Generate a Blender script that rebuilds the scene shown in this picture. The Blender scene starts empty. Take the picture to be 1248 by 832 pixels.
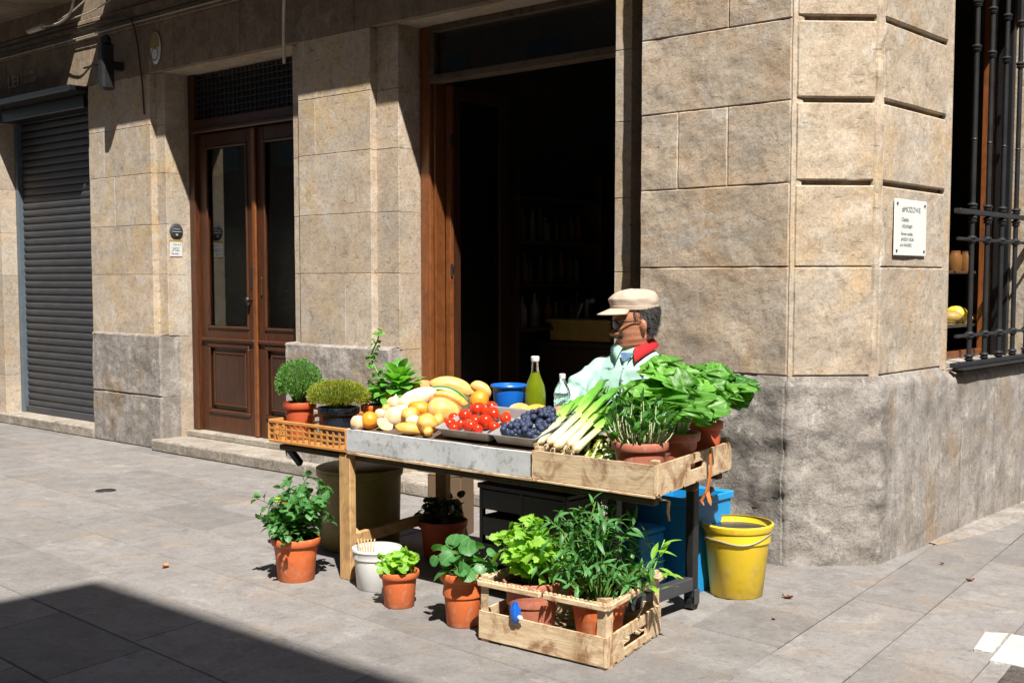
import bpy, bmesh, math, random
from mathutils import Vector, Matrix, noise
R = math.radians; PI = math.pi
scene = bpy.context.scene
COL = scene.collection
rnd = random.Random(7)

# ---------------------------------------------------------------- helpers
class MB:
    """collects geometry; build() links it as ONE mesh object"""
    def __init__(s): s.v=[]; s.f=[]; s.a=[]; s.smooth=[]
    def vert(s, p, a=(.5,0,0)):
        s.v.append((p[0],p[1],p[2])); s.a.append(a); return len(s.v)-1
    def face(s, idx, sm=False): s.f.append(tuple(idx)); s.smooth.append(sm)
    def grid(s, rows, sm=True, closed=False, tone=.5, att=None):
        n=len(rows[0]); base=len(s.v)
        for i,r in enumerate(rows):
            for j,p in enumerate(r):
                s.vert(p, att[i][j] if att else (tone,0,0))
        for i in range(len(rows)-1):
            for j in range(n if closed else n-1):
                k=(j+1)%n
                s.face((base+i*n+j, base+i*n+k, base+(i+1)*n+k, base+(i+1)*n+j), sm)
        return base
    def box(s, x0,x1,y0,y1,z0,z1, bev=.004, tone=None, M=None):
        """box with chamfered edges"""
        tone = rnd.random() if tone is None else tone
        b=min(bev,(x1-x0)*.45,(y1-y0)*.45,(z1-z0)*.45)
        cx,cy,cz=(x0+x1)/2,(y0+y1)/2,(z0+z1)/2; hx,hy,hz=(x1-x0)/2,(y1-y0)/2,(z1-z0)/2
        ids={}
        def V(sx,sy,sz,ax):
            k=(sx,sy,sz,ax)
            if k not in ids:
                p=Vector((cx+sx*(hx-(0 if ax==0 else b)), cy+sy*(hy-(0 if ax==1 else b)), cz+sz*(hz-(0 if ax==2 else b))))
                if M is not None: p=M@p
                ids[k]=s.vert(p,(tone,0,0))
            return ids[k]
        for ax in range(3):
            o=[a for a in range(3) if a!=ax]
            for sg in (-1,1):
                q=[]
                for (a,c) in ((-1,-1),(1,-1),(1,1),(-1,1)):
                    t=[0,0,0]; t[ax]=sg; t[o[0]]=a; t[o[1]]=c; q.append(V(t[0],t[1],t[2],ax))
                if (sg<0) ^ (ax==1): q.reverse()
                s.face(q)
        for ax in range(3):            # edges along axis ax
            o=[a for a in range(3) if a!=ax]
            for a in (-1,1):
                for c in (-1,1):
                    q=[]
                    for (e,face_ax) in ((-1,o[0]),(1,o[0]),(1,o[1]),(-1,o[1])):
                        t=[0,0,0]; t[ax]=e; t[o[0]]=a; t[o[1]]=c; q.append(V(t[0],t[1],t[2],face_ax))
                    s.face(q)
        for a in (-1,1):
            for c in (-1,1):
                for e in (-1,1): s.face([V(a,c,e,0),V(a,c,e,1),V(a,c,e,2)])
    def bar(s, p0, p1, w, h, bev=.003, tone=None, up=(0,0,1)):
        """rectangular bar from p0 to p1, w across, h along up"""
        p0=Vector(p0);p1=Vector(p1); d=p1-p0; L=d.length; d.normalize()
        u=Vector(up); x=d.cross(u)
        if x.length<1e-4: x=d.cross(Vector((0,1,0)))
        x.normalize(); z=x.cross(d); M=Matrix(((x.x,d.x,z.x,p0.x),(x.y,d.y,z.y,p0.y),(x.z,d.z,z.z,p0.z),(0,0,0,1)))
        s.box(-w/2,w/2,0,L,-h/2,h/2,bev,tone,M)
    def lathe(s, prof, c=(0,0,0), n=32, M=None, tone=.5, wob=0, sx=1, sy=1):
        rows=[]
        for (r,z) in prof:
            row=[]
            for j in range(n):
                a=2*PI*j/n; rr=r*(1+wob*math.sin(2*a+z*9)) if wob else r
                p=Vector((rr*math.cos(a)*sx, rr*math.sin(a)*sy, z))
                if M is not None: p=M@p
                row.append(p+Vector(c))
            rows.append(row)
        s.grid(rows, True, True, tone)
    def tube(s, pts, rad, n=6, tone=.5, cap=True, ell=1.0):
        pts=[Vector(p) for p in pts]; m=len(pts)
        rads=rad if isinstance(rad,(list,tuple)) else [rad]*m
        t=(pts[1]-pts[0]).normalized(); x=t.cross(Vector((0,0,1)))
        if x.length<.05: x=t.cross(Vector((0,1,0)))
        x.normalize(); rows=[]
        for i in range(m):
            if i==0: t=pts[1]-pts[0]
            elif i==m-1: t=pts[-1]-pts[-2]
            else: t=pts[i+1]-pts[i-1]
            t=t.normalized(); x=(x-t*x.dot(t))
            if x.length<1e-5: x=t.orthogonal()
            x.normalize(); y=t.cross(x)
            rows.append([pts[i]+(x*math.cos(2*PI*j/n)+y*math.sin(2*PI*j/n)*ell)*rads[i] for j in range(n)])
        b=s.grid(rows,True,True,tone)
        if cap:
            s.face([b+j for j in range(n)][::-1]); s.face([b+(m-1)*n+j for j in range(n)])
    def ball(s, c, r, n=12, tone=.5, sc=(1,1,1), M=None, lump=0, seed=0):
        rows=[]
        m=max(4,n*2//3)
        for i in range(m+1):
            t=PI*i/m; row=[]
            for j in range(n):
                a=2*PI*j/n; d=Vector((math.sin(t)*math.cos(a)*sc[0],math.sin(t)*math.sin(a)*sc[1],math.cos(t)*sc[2]))
                k=1+(lump*noise.noise(d*1.7+Vector((seed*3.1,seed,0))) if lump else 0)
                p=d*r*k
                if M is not None: p=M@p
                row.append(p+Vector(c))
            rows.append(row)
        s.grid(rows,True,True,tone)
    def build(s, name, mat, parent=None, loc=None, recalc=True):
        me=bpy.data.meshes.new(name); me.from_pydata(s.v,[],s.f)
        me.polygons.foreach_set('use_smooth', s.smooth)
        at=me.attributes.new('att','FLOAT_COLOR','POINT')
        flat=[]
        for a in s.a: flat += [a[0],a[1],a[2],1.0]
        at.data.foreach_set('color', flat)
        if recalc:
            bm=bmesh.new(); bm.from_mesh(me); bmesh.ops.recalc_face_normals(bm, faces=bm.faces)
            for e in bm.edges:
                if len(e.link_faces)==2 and e.calc_face_angle(0)>.75: e.smooth=False
            bm.to_mesh(me); bm.free()
        me.update()
        o=bpy.data.objects.new(name, me); COL.objects.link(o)
        if mat: me.materials.append(mat)
        if loc: o.location=loc
        if parent: o.parent=parent
        return o

def tag(o, label, cat, group=None):
    o['label']=label; o['category']=cat
    if group: o['group']=group
    return o
def thing(name, label, cat, loc=(0,0,0), rz=0, group=None):
    o=bpy.data.objects.new(name,None); COL.objects.link(o); o.location=loc; o.rotation_euler=(0,0,rz)
    o.empty_display_size=.05
    return tag(o,label,cat,group)
def struct(o, kind='structure'): o['kind']=kind; return o
def kids(o): return [c for c in bpy.data.objects if c.parent==o]
def dup(o, loc, rot=None, label=None, scale=None):
    r=o.copy(); COL.objects.link(r); r.location=loc
    if rot is not None: r.rotation_euler=rot
    if scale is not None: r.scale=scale
    if label: r['label']=label
    for ch in kids(o):
        c=ch.copy(); COL.objects.link(c); c.parent=r
        for g in kids(ch):
            d=g.copy(); COL.objects.link(d); d.parent=c
    return r

# ---------------------------------------------------------------- materials
class NT:
    def __init__(s,name):
        s.m=bpy.data.materials.new(name); s.m.use_nodes=True; s.t=s.m.node_tree; s.N=s.t.nodes; s.L=s.t.links
        s.b=s.N['Principled BSDF']; s.out=s.N['Material Output']
    def n(s,ty,**k):
        x=s.N.new(ty)
        for a,b in k.items():
            if a=='inp':
                for q,w in b.items():
                    if isinstance(w,bpy.types.NodeSocket): s.L.new(w,x.inputs[q])
                    else: x.inputs[q].default_value=w
            else: setattr(x,a,b)
        return x
    def coord(s,scale=(1,1,1),kind='Object',rot=(0,0,0)):
        tc=s.n('ShaderNodeTexCoord'); mp=s.n('ShaderNodeMapping',inp={'Vector':tc.outputs[kind],'Scale':scale,'Rotation':rot}); return mp.outputs[0]
    def noise(s,vec,scale,detail=6,rough=.6,dist=0):
        return s.n('ShaderNodeTexNoise',inp={'Vector':vec,'Scale':scale,'Detail':detail,'Roughness':rough,'Distortion':dist}).outputs['Fac']
    def ramp(s,fac,stops):
        r=s.n('ShaderNodeValToRGB',inp={'Fac':fac}); e=r.color_ramp.elements
        while len(e)<len(stops): e.new(.5)
        for i,(p,c) in enumerate(stops):
            e[i].position=p; e[i].color=(c,c,c,1) if not isinstance(c,(tuple,list)) else (*c,1)
        return r.outputs['Color']
    def mix(s,fac,a,b,mode='MIX'):
        x=s.n('ShaderNodeMix',data_type='RGBA',blend_type=mode)
        for q,w in ((0,fac),(6,a),(7,b)):
            if isinstance(w,bpy.types.NodeSocket): s.L.new(w,x.inputs[q])
            elif q==0: x.inputs[q].default_value=w
            else: x.inputs[q].default_value=(*w,1) if isinstance(w,(tuple,list)) else (w,w,w,1)
        return x.outputs[2]
    def math(s,op,a,b=0,clamp=False):
        x=s.n('ShaderNodeMath',operation=op,use_clamp=clamp)
        for q,w in ((0,a),(1,b)):
            if isinstance(w,bpy.types.NodeSocket): s.L.new(w,x.inputs[q])
            else: x.inputs[q].default_value=w
        return x.outputs[0]
    def att(s):
        a=s.n('ShaderNodeAttribute',attribute_name='att'); sp=s.n('ShaderNodeSeparateColor',inp={'Color':a.outputs['Color']})
        return sp.outputs[0],sp.outputs[1],sp.outputs[2]
    def bump(s,h,strength=.3,dist=.01,prev=None):
        b=s.n('ShaderNodeBump',inp={'Height':h,'Strength':strength,'Distance':dist})
        if prev is not None: s.L.new(prev,b.inputs['Normal'])
        s.L.new(b.outputs[0],s.b.inputs['Normal']); return b.outputs[0]
    def set(s,**k):
        for a,w in k.items():
            i=s.b.inputs[a.replace('_',' ')]
            if isinstance(w,bpy.types.NodeSocket): s.L.new(w,i)
            else: i.default_value=(*w,1) if isinstance(w,(tuple,list)) and len(w)==3 else w
        return s

def simple(name, c1, c2=None, rough=.5, scale=8, bump=.15, bscale=60, tone=.25, metal=0, spec=.5, bdist=.003, stretch=(1,1,1), dirt=0, pale=0, **k):
    t=NT(name); v=t.coord(stretch); c2=c2 or tuple(x*.7 for x in c1)
    n1=t.noise(v,scale,5); base=t.mix(t.ramp(n1,[(.3,0),(.7,1)]),c1,c2)
    tn=t.att()[0]
    base=t.mix(1,base,t.ramp(tn,[(0,1-tone),(1,1)]),'MULTIPLY')
    if dirt:
        d=t.noise(v,scale*2.7,8,.7); base=t.mix(t.ramp(d,[(.52,0),(.72,dirt)]),base,(.07,.05,.035))
    if pale:
        d=t.noise(v,scale*1.3,9,.72,.6); base=t.mix(t.ramp(d,[(.54,0),(.68,pale)]),base,(.62,.52,.44))
    t.set(Base_Color=base,Metallic=metal,Roughness=rough); t.b.inputs['Specular IOR Level'].default_value=spec
    if bump: t.bump(t.noise(v,bscale,6,.65),bump,bdist)
    for a,b in k.items(): t.set(**{a:b})
    return t.m

def stone_mat(name, cols, stain=(.10,.075,.05), crack=.5, bstr=.5, fine=90, pale=.25, warm=None, streak=0, bscale=14, tmin=.70, tmax=1.10, grey=.0, wear=0):
    t=NT(name); v=t.coord()
    tn,_,_=t.att()
    big=t.noise(v,1.6,5,.6,.6); med=t.noise(v,6,8,.65,.3); fin=t.noise(v,fine,4,.6)
    c=t.mix(t.ramp(big,[(.35,0),(.65,1)]),cols[0],cols[1])
    c=t.mix(t.ramp(med,[(.42,0),(.66,1)]),c,cols[2])
    if grey:
        gn=t.noise(t.coord((.8,.8,1.5)),1.7,6,.6,.9); c=t.mix(t.ramp(gn,[(.46,0),(.62,grey)]),c,(.40,.375,.335))
    if warm:
        w=t.noise(t.coord((1,1,.7)),3.1,4,.55,.5); c=t.mix(t.ramp(w,[(.52,0),(.68,.75)]),c,warm)
    pl=t.noise(t.coord((1.3,1.3,.9)),4.2,9,.7,1.2); c=t.mix(t.ramp(pl,[(.56,0),(.66,pale)]),c,(.62,.58,.52))
    if wear:
        sp=t.n('ShaderNodeSeparateXYZ',inp={'Vector':v}); zz=t.math('SUBTRACT',1,t.math('MULTIPLY',t.math('SUBTRACT',sp.outputs[2],1.0),.75),True)
        wn=t.noise(t.coord((1,1,1.3)),2.4,8,.68,.7); wf=t.math('MULTIPLY',zz,t.ramp(wn,[(.40,0),(.60,1)])); c=t.mix(t.math('MULTIPLY',wf,wear),c,(.235,.20,.165))
        pn=t.noise(t.coord((1,1,.8)),1.35,7,.62,1.4); c=t.mix(t.ramp(pn,[(.600,0),(.612,.45)]),c,(.50,.475,.44))
        cl=t.noise(t.coord((3.5,3.5,17)),4,3,.55,.5); clr=t.ramp(cl,[(.30,.65),(.345,0)]); c=t.mix(clr,c,(.13,.095,.06))
    st=t.noise(v,9,10,.72,.8); c=t.mix(t.ramp(st,[(.55,0),(.75,.6)]),c,stain)
    if streak:
        sk=t.noise(t.coord((9,9,.7)),2,6,.7); c=t.mix(t.ramp(sk,[(.5,0),(.75,streak)]),c,stain)
    c=t.mix(1,c,t.ramp(tn,[(0,tmin),(1,tmax)]),'MULTIPLY')
    c=t.mix(1,c,t.ramp(fin,[(.3,.78),(.7,1.1)]),'MULTIPLY')
    vor=t.n('ShaderNodeTexVoronoi',feature='DISTANCE_TO_EDGE',inp={'Vector':t.mix(.12,v,t.n('ShaderNodeTexNoise',inp={'Vector':v,'Scale':9.0}).outputs['Color']),'Scale':bscale})
    crk=t.ramp(vor.outputs['Distance'],[(0,0),(.06,1)])
    gate=t.ramp(t.noise(v,5,5,.6),[(.45,0),(.6,1)])
    pits=t.ramp(t.noise(v,38,7,.75),[(.36,0),(.5,1)])
    c=t.mix(t.math('MULTIPLY',t.math('SUBTRACT',1,pits),.35),c,stain)
    t.set(Base_Color=c,Roughness=.9); t.b.inputs['Specular IOR Level'].default_value=.25
    b=t.bump(t.noise(v,bscale,9,.7,.4),bstr,.03)
    b=t.bump(pits,bstr*.6,.008,b)
    if crack: b=t.bump(t.math('MAXIMUM',crk,t.math('SUBTRACT',1,gate)),crack,.006,b)
    t.bump(fin,.25,.003,b)
    return t.m

def wood_mat(name,c1,c2,axis=0,rough=.55,grain=1.0,stain=.3,coat=0,dark=(.03,.018,.01),gs=1.0):
    t=NT(name); sc=[14*gs,14*gs,14*gs]; sc[axis]=1.1*gs
    tn,_,_=t.att()
    tc=t.n('ShaderNodeTexCoord'); off=t.n('ShaderNodeVectorMath',operation='ADD',inp={0:tc.outputs['Object']})
    cmb=t.n('ShaderNodeCombineXYZ',inp={'X':t.math('MULTIPLY',tn,7),'Y':t.math('MULTIPLY',tn,5),'Z':t.math('MULTIPLY',tn,3)}); t.L.new(cmb.outputs[0],off.inputs[1])
    mp=t.n('ShaderNodeMapping',inp={'Vector':off.outputs[0],'Scale':tuple(sc)}); v=mp.outputs[0]
    g=t.noise(v,3,8,.7,.8); g2=t.noise(v,16,4,.6)
    c=t.mix(t.ramp(g,[(.35,0),(.65,1)]),c1,c2); c=t.mix(1,c,t.ramp(g2,[(.3,1-.3*grain),(.7,1.05)]),'MULTIPLY')
    s=t.noise(off.outputs[0],7,8,.7,1.0); c=t.mix(t.ramp(s,[(.48,0),(.64,stain)]),c,dark)
    c=t.mix(1,c,t.ramp(tn,[(0,.75),(1,1.05)]),'MULTIPLY')
    t.set(Base_Color=c,Roughness=rough); t.b.inputs['Coat Weight'].default_value=coat; t.b.inputs['Coat Roughness'].default_value=.25
    b=t.bump(g2,.25*grain,.003); t.bump(g,.2*grain,.006,b)
    return t.m

def leaf_mat(name,dark,light,vein=(.35,.5,.15),trans=.35,rough=.42,veinw=.10,mottle=.3,back=None):
    t=NT(name); tn,al,ac=t.att()
    c=t.mix(tn,dark,light)
    n=t.noise(t.coord(),30,4,.6); c=t.mix(1,c,t.ramp(n,[(.3,1-mottle),(.7,1.1)]),'MULTIPLY')
    mid=t.ramp(t.math('ABSOLUTE',ac),[(0,1),(veinw,0)])
    sv=t.n('ShaderNodeTexWave',wave_type='BANDS',bands_direction='X',inp={'Vector':t.n('ShaderNodeCombineXYZ',inp={'X':t.math('SUBTRACT',al,t.math('MULTIPLY',t.math('ABSOLUTE',ac),.35))}).outputs[0],'Scale':1.9,'Distortion':0.0}).outputs['Fac']
    svr=t.ramp(sv,[(.86,0),(1,.5)])
    vv=t.math('MAXIMUM',mid,svr)
    c=t.mix(t.math('MULTIPLY',vv,.45),c,vein)
    t.set(Base_Color=c,Roughness=rough); t.b.inputs['Specular IOR Level'].default_value=.45
    t.bump(vv,.3,.002)
    tr=t.n('ShaderNodeBsdfTranslucent',inp={'Color':t.mix(1,c,(1.6,1.7,.5),'MULTIPLY')})
    mx=t.n('ShaderNodeMixShader',inp={0:trans}); t.L.new(t.b.outputs[0],mx.inputs[1]); t.L.new(tr.outputs[0],mx.inputs[2]); t.L.new(mx.outputs[0],t.out.inputs[0])
    return t.m

def glass_mat(name,tint=(1,1,1),rough=.02):
    t=NT(name); t.set(Base_Color=tint,Roughness=rough); t.b.inputs['Transmission Weight'].default_value=1; t.b.inputs['IOR'].default_value=1.45; return t.m

M={}
M['stone']=stone_mat('limestone',((.48,.385,.285),(.54,.45,.345),(.41,.325,.24)),warm=(.50,.35,.20),bstr=.22,crack=.12,grey=.5,pale=.55,wear=.6)
M['stone_rough']=stone_mat('tooled_limestone',((.50,.40,.30),(.56,.46,.355),(.42,.33,.24)),bstr=.20,crack=.15,warm=(.50,.34,.20),fine=110,bscale=22,pale=.5,grey=.55,wear=.75)
M['stone_smooth']=stone_mat('dressed_limestone',((.50,.40,.30),(.57,.475,.37),(.43,.335,.245)),bstr=.16,crack=.08,grey=.5,wear=.3,warm=(.52,.38,.21),pale=.6)
M['plinth']=stone_mat('dark_granite',((.27,.245,.222),(.39,.36,.335),(.175,.155,.137)),stain=(.05,.04,.035),bstr=.5,crack=.25,pale=.7,fine=120,bscale=17,grey=.5)
M['plinth_smooth']=stone_mat('grey_granite',((.32,.29,.265),(.41,.38,.355),(.23,.205,.18)),stain=(.08,.065,.05),bstr=.35,crack=.15,pale=.5,streak=.45,warm=(.30,.22,.14))
M['stone_shaded']=stone_mat('shaded_limestone',((.27,.205,.145),(.33,.255,.185),(.21,.155,.105)),bstr=.25,crack=.1,streak=.4)  # streaked limestone, base darkened to put the balcony shade into the colour
M['step']=stone_mat('step_stone',((.36,.32,.27),(.42,.38,.33),(.28,.24,.2)),bstr=.5,crack=.2,pale=.3)
M['pave']=stone_mat('paving_stone',((.228,.215,.207),(.262,.25,.244),(.195,.18,.172)),stain=(.10,.085,.072),bstr=.22,crack=.1,fine=160,pale=.15,warm=(.26,.222,.19),bscale=30,tmin=.82,tmax=1.07)
M['joint']=simple('joint_sand',(.10,.09,.075),rough=.95)
M['white_stone']=stone_mat('white_stone',((.6,.59,.55),(.66,.65,.62),(.5,.48,.45)),bstr=.4,crack=.2)
M['cobble']=stone_mat('dark_setts',((.13,.11,.10),(.17,.15,.14),(.10,.085,.075)),bstr=.8,crack=.9,bscale=40)
M['door_wood']=wood_mat('varnished_wood',(.052,.015,.005),(.105,.032,.009),2,rough=.45,stain=.55,coat=.12)
M['door_dark']=wood_mat('dark_door_wood',(.035,.012,.006),(.07,.024,.010),2,rough=.4,stain=.5,coat=.3)
M['frame_wood']=wood_mat('orange_wood',(.16,.048,.012),(.26,.085,.022),2,rough=.42,stain=.4,coat=.3)
M['crate_wood']=wood_mat('crate_wood',(.60,.42,.24),(.74,.59,.40),0,rough=.7,stain=.9,dark=(.22,.10,.04),gs=.8)
M['crate_wood_y']=wood_mat('crate_wood_side',(.60,.42,.24),(.72,.57,.38),1,rough=.7,stain=.9,dark=(.22,.10,.04),gs=.8)
M['leg_wood']=wood_mat('leg_wood',(.50,.29,.12),(.62,.38,.17),2,rough=.7,stain=.35)
M['old_wood']=wood_mat('old_wood',(.10,.07,.045),(.16,.11,.07),0,rough=.8,stain=.6)
M['lattice']=simple('orange_lattice',(.58,.27,.07),(.46,.19,.045),rough=.55,dirt=.4,scale=12)
M['zinc']=simple('painted_grey_metal',(.47,.49,.51),(.60,.61,.62),rough=.5,scale=7,dirt=.8,bump=.1,spec=.4,pale=.3)
M['steel']=simple('steel_tray',(.50,.51,.52),(.40,.41,.42),rough=.38,metal=.35,bump=.05)
M['black_iron']=simple('black_iron',(.02,.02,.022),(.04,.04,.042),rough=.45,metal=.3,bump=.3,bscale=90)
M['shutter']=simple('shutter_metal',(.05,.052,.058),(.07,.073,.08),rough=.5,metal=.2,dirt=.12,bump=.08,scale=6,stretch=(1,1,3))
M['guide']=simple('guide_metal',(.16,.20,.24),(.12,.15,.18),rough=.45,metal=.3)
M['black']=simple('black_plastic',(.012,.013,.015),rough=.4)
M['navy']=simple('dark_blue_plastic',(.02,.03,.05),(.012,.018,.03),rough=.35)
M['terra']=simple('terracotta',(.60,.125,.03),(.66,.17,.05),rough=.62,scale=9,bump=.12,dirt=.35,tone=.15,pale=.35)
M['terra_pink']=simple('pink_terracotta',(.46,.15,.09),(.54,.20,.13),rough=.6,scale=11,bump=.12,dirt=.4,pale=.45)
M['terra_red']=simple('red_terracotta',(.55,.09,.035),(.62,.13,.05),rough=.55,scale=9,bump=.1,dirt=.15)
M['soil']=simple('soil',(.03,.02,.013),(.05,.032,.02),rough=.95,bump=.8,bscale=80,bdist=.01)
M['yellow']=simple('yellow_plastic',(.86,.62,.03),(.84,.58,.025),rough=.4,scale=5,dirt=.35,bump=.06,pale=.25)
M['olive_bin']=simple('yellowed_bin',(.30,.235,.06),(.24,.185,.05),rough=.5,dirt=.4)
M['blue']=simple('blue_plastic',(.015,.30,.66),(.012,.26,.60),rough=.45,scale=3,dirt=.12,bump=.05)
M['cup_blue']=simple('cup_blue',(.01,.17,.72),rough=.35,bump=.02)
M['bag_blue']=simple('bag_blue',(.02,.15,.62),(.01,.10,.5),rough=.3,bump=.3,bscale=25)
M['white']=simple('white_plastic',(.80,.80,.79),(.74,.74,.73),rough=.4,bump=.04,dirt=.06)
M['cloth_white']=simple('white_cloth',(.82,.82,.84),rough=.9,bump=.3,bscale=120)
M['cardboard']=simple('cardboard',(.16,.10,.055),(.13,.08,.045),rough=.9)
M['enamel']=simple('enamel_plate',(.78,.80,.78),(.72,.75,.73),rough=.35,bump=.03,scale=4)
M['ink']=simple('ink',(.30,.33,.33),rough=.6,bump=0)
M['ochre']=simple('ochre_paint',(.45,.30,.07),rough=.5)
M['cream']=simple('cream_paint',(.6,.54,.42),rough=.6)
M['orange_strap']=simple('orange_strap',(.62,.20,.05),rough=.6)
M['brass']=simple('brass',(.5,.35,.12),rough=.35,metal=1)
M['glass']=glass_mat('clear_glass')
M['pane']=glass_mat('window_glass',(.75,.8,.78),.0)
M['green_glass']=simple('green_liquid',(.20,.26,.01),(.16,.22,.008),rough=.12,bump=0,tone=0)
M['green_glass'].node_tree.nodes['Principled BSDF'].inputs['Transmission Weight'].default_value=.35
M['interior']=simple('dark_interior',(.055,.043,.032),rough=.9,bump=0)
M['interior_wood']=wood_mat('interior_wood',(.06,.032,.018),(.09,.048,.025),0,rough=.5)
M['cable']=simple('cable',(.03,.028,.026),rough=.6,bump=0)
M['cable_pale']=simple('pale_cable',(.55,.50,.43),rough=.6,bump=0)
M['render_far']=simple('far_render',(.14,.11,.085),(.18,.145,.115),rough=.9)
# ---------------------------------------------------------------- ground
def slabs(mb, O, u, w, rows, row_w, lmin, lmax, length, inside, gap=.0035, z=0.0):
    """paving laid in rows: u along the rows, w across; every slab has its own tone and tiny tilt"""
    u=Vector(u);w=Vector(w)
    for r in range(rows):
        s=-rnd.random()*lmax
        rw=row_w[r%len(row_w)]; off=sum(row_w[i%len(row_w)] for i in range(r))
        while s<length:
            L=rnd.uniform(lmin,lmax)
            c=Vector(O)+u*(s+L/2)+w*(off+rw/2)
            if inside(c.x,c.y):
                tone=rnd.random(); P=[]; dz=rnd.uniform(-.0012,.0012)
                for e,zz in ((0.0,z-.004+dz),(.004,z+dz)):
                    for (a,b) in ((s+gap/2+e,off+gap/2+e),(s+L-gap/2-e,off+gap/2+e),(s+L-gap/2-e,off+rw-gap/2-e),(s+gap/2+e,off+rw-gap/2-e)):
                        p=Vector(O)+u*a+w*b; P.append(mb.vert((p.x,p.y,zz),(tone,0,0)))
                mb.face(P[4:8])
                for i in range(4): mb.face((P[i],P[(i+1)%4],P[4+(i+1)%4],P[4+i]))
            s+=L
gb=MB(); gb.face([gb.vert(p) for p in ((-150,-150,-.012),(150,-150,-.012),(150,150,-.012),(-150,150,-.012))])
struct(gb.build('ground',M['joint']))
UU=Vector((1,-.05,0)); WW=Vector((.12,-1,0)); O0=Vector((-16,.95,0)); S0=16.50
def slabs2(mb,O,u,w,smax,widths,tmax,lmin,lmax,skip=lambda x,y: False,gap=.0045,z=0.0):
    """rows run along u (length smax), stacked across w up to tmax; no holes at the seams"""
    t=0;r=0
    while t<tmax:
        rw=widths[r%len(widths)]; s=0; first=True
        while s<smax-1e-6:
            L=rnd.uniform(lmin,lmax)*(rnd.uniform(.3,1) if first else 1); first=False
            if smax-(s+L)<.25: L=smax-s
            c=O+u*(s+L/2)+w*(t+rw/2)
            if not skip(c.x,c.y):
                tone=rnd.random(); dz=rnd.uniform(-.0012,.0012); P=[]
                for e,zz in ((0.0,z-.006+dz),(.004,z+dz)):
                    for (a_,b_) in ((s+gap/2+e,t+gap/2+e),(s+L-gap/2-e,t+gap/2+e),(s+L-gap/2-e,t+rw-gap/2-e),(s+gap/2+e,t+rw-gap/2-e)):
                        p=O+u*a_+w*b_; P.append(mb.vert((p.x,p.y,zz),(tone,0,0)))
                mb.face(P[4:8])
                for i in range(4): mb.face((P[i],P[(i+1)%4],P[4+(i+1)%4],P[4+i]))
            s+=L
        t+=rw; r+=1
gp=MB()
slabs2(gp,O0-WW*1.36,UU,WW,S0,[.47,.44,.50,.43,.46],12.8,.62,1.15)
inset=lambda x,y: x>1.36-.12*(y+.5) and y<-.90
slabs2(gp,O0+UU*S0-WW*9,WW,UU,22,[.36,.40,.46,.38],9,.55,1.1)
struct(gp.build('pavement',M['pave']))
gc=MB()
slabs2(gc,O0+UU*S0-WW*9,WW,UU,22,[.105],9,.10,.14,lambda x,y: not inset(x,y) ,gap=.011,z=.0065)
struct(gc.build('dark_setts',M['cobble']))
gw=MB()
for pts in (((1.287,-.807),(1.237,-.539),(1.318,-.50),(1.362,-.808)),((1.387,-.91),(1.332,-.503),(1.62,-.48),(1.66,-.90))):
    P=[gw.vert((x,y,.0105),(.6,0,0)) for x,y in pts]; Q=[gw.vert((x,y,-.003),(.6,0,0)) for x,y in pts]; gw.face(P)
    for i in range(4): gw.face((Q[i],Q[(i+1)%4],P[(i+1)%4],P[i]))
struct(gw.build('white_paving_stones',M['white_stone']))

# ---------------------------------------------------------------- the corner building
bld=thing('corner_building','weathered limestone corner building with dark granite base behind the vegetable stall','building')
def panel(mb,O,u,n,s0,s1,z0,z1,depth,amp=.004,bev=.006,res=.03,tone=None,seed=0,cham=(1,1,1,1)):
    """one dressed stone: displaced front grid, chamfered arris, sides going back 'depth'"""
    O=Vector(O);u=Vector(u).normalized();n=Vector(n).normalized(); tone=rnd.random() if tone is None else tone
    nu=max(2,int((s1-s0)/res)); nz=max(2,int((z1-z0)/res)); up=Vector((0,0,1)); sd=Vector((seed*1.7,seed*.9,seed))
    S=[s0,s0]+[s0+bev+(s1-s0-2*bev)*i/nu for i in range(nu+1)]+[s1,s1]
    Z=[z0,z0]+[z0+bev+(z1-z0-2*bev)*i/nz for i in range(nz+1)]+[z1,z1]
    rows=[]
    for i,z in enumerate(Z):
        row=[]
        for j,s in enumerate(S):
            ei=i<1 or i>len(Z)-2; ej=j<1 or j>len(S)-2; e1=i==1 or i==len(Z)-2 or j==1 or j==len(S)-2
            p=O+u*s+up*z
            if ei or ej: d=-depth
            elif e1: d=-bev
            else:
                q=p*7+sd
                d=amp*(noise.fractal(q,1.0,2.2,4)) 
            if e1 and not(ei or ej): d+=-bev*.5*abs(noise.noise(p*25))
            row.append(p+n*d)
        rows.append(row)
    mb.grid(rows,False,False,tone)
UA=(1,0,0); NA=(0,-1,0); UC=(1,1,0); NC=(1,-1,0); UB=(0,1,0); NB=(1,0,0)
courses=[(1.0,1.566),(1.569,2.0),(2.003,2.422),(2.425,2.837),(2.84,3.25),(3.253,3.66),(3.663,3.9)]
G=.003
# pier beside the shop opening, tooled stone
mb=MB()
for k,(a,b) in enumerate(courses):
    cuts={2:[-.95,-.70,-.385,0],4:[-.95,-.385,0],0:[-.95,0],1:[-.95,0],3:[-.95,0]}.get(k,[-.95,-.5,0])
    for i in range(len(cuts)-1):
        panel(mb,(0,0,0),UA,NA,cuts[i]+(G/2 if i else 0),(cuts[i+1]-(G/2 if i<len(cuts)-2 else .012)),a,b,.1,amp=.006,res=.018,tone=(.35+.5*rnd.random()),seed=k*5+i)
mb.build('rusticated_pier',M['stone_rough'],bld)
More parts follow.
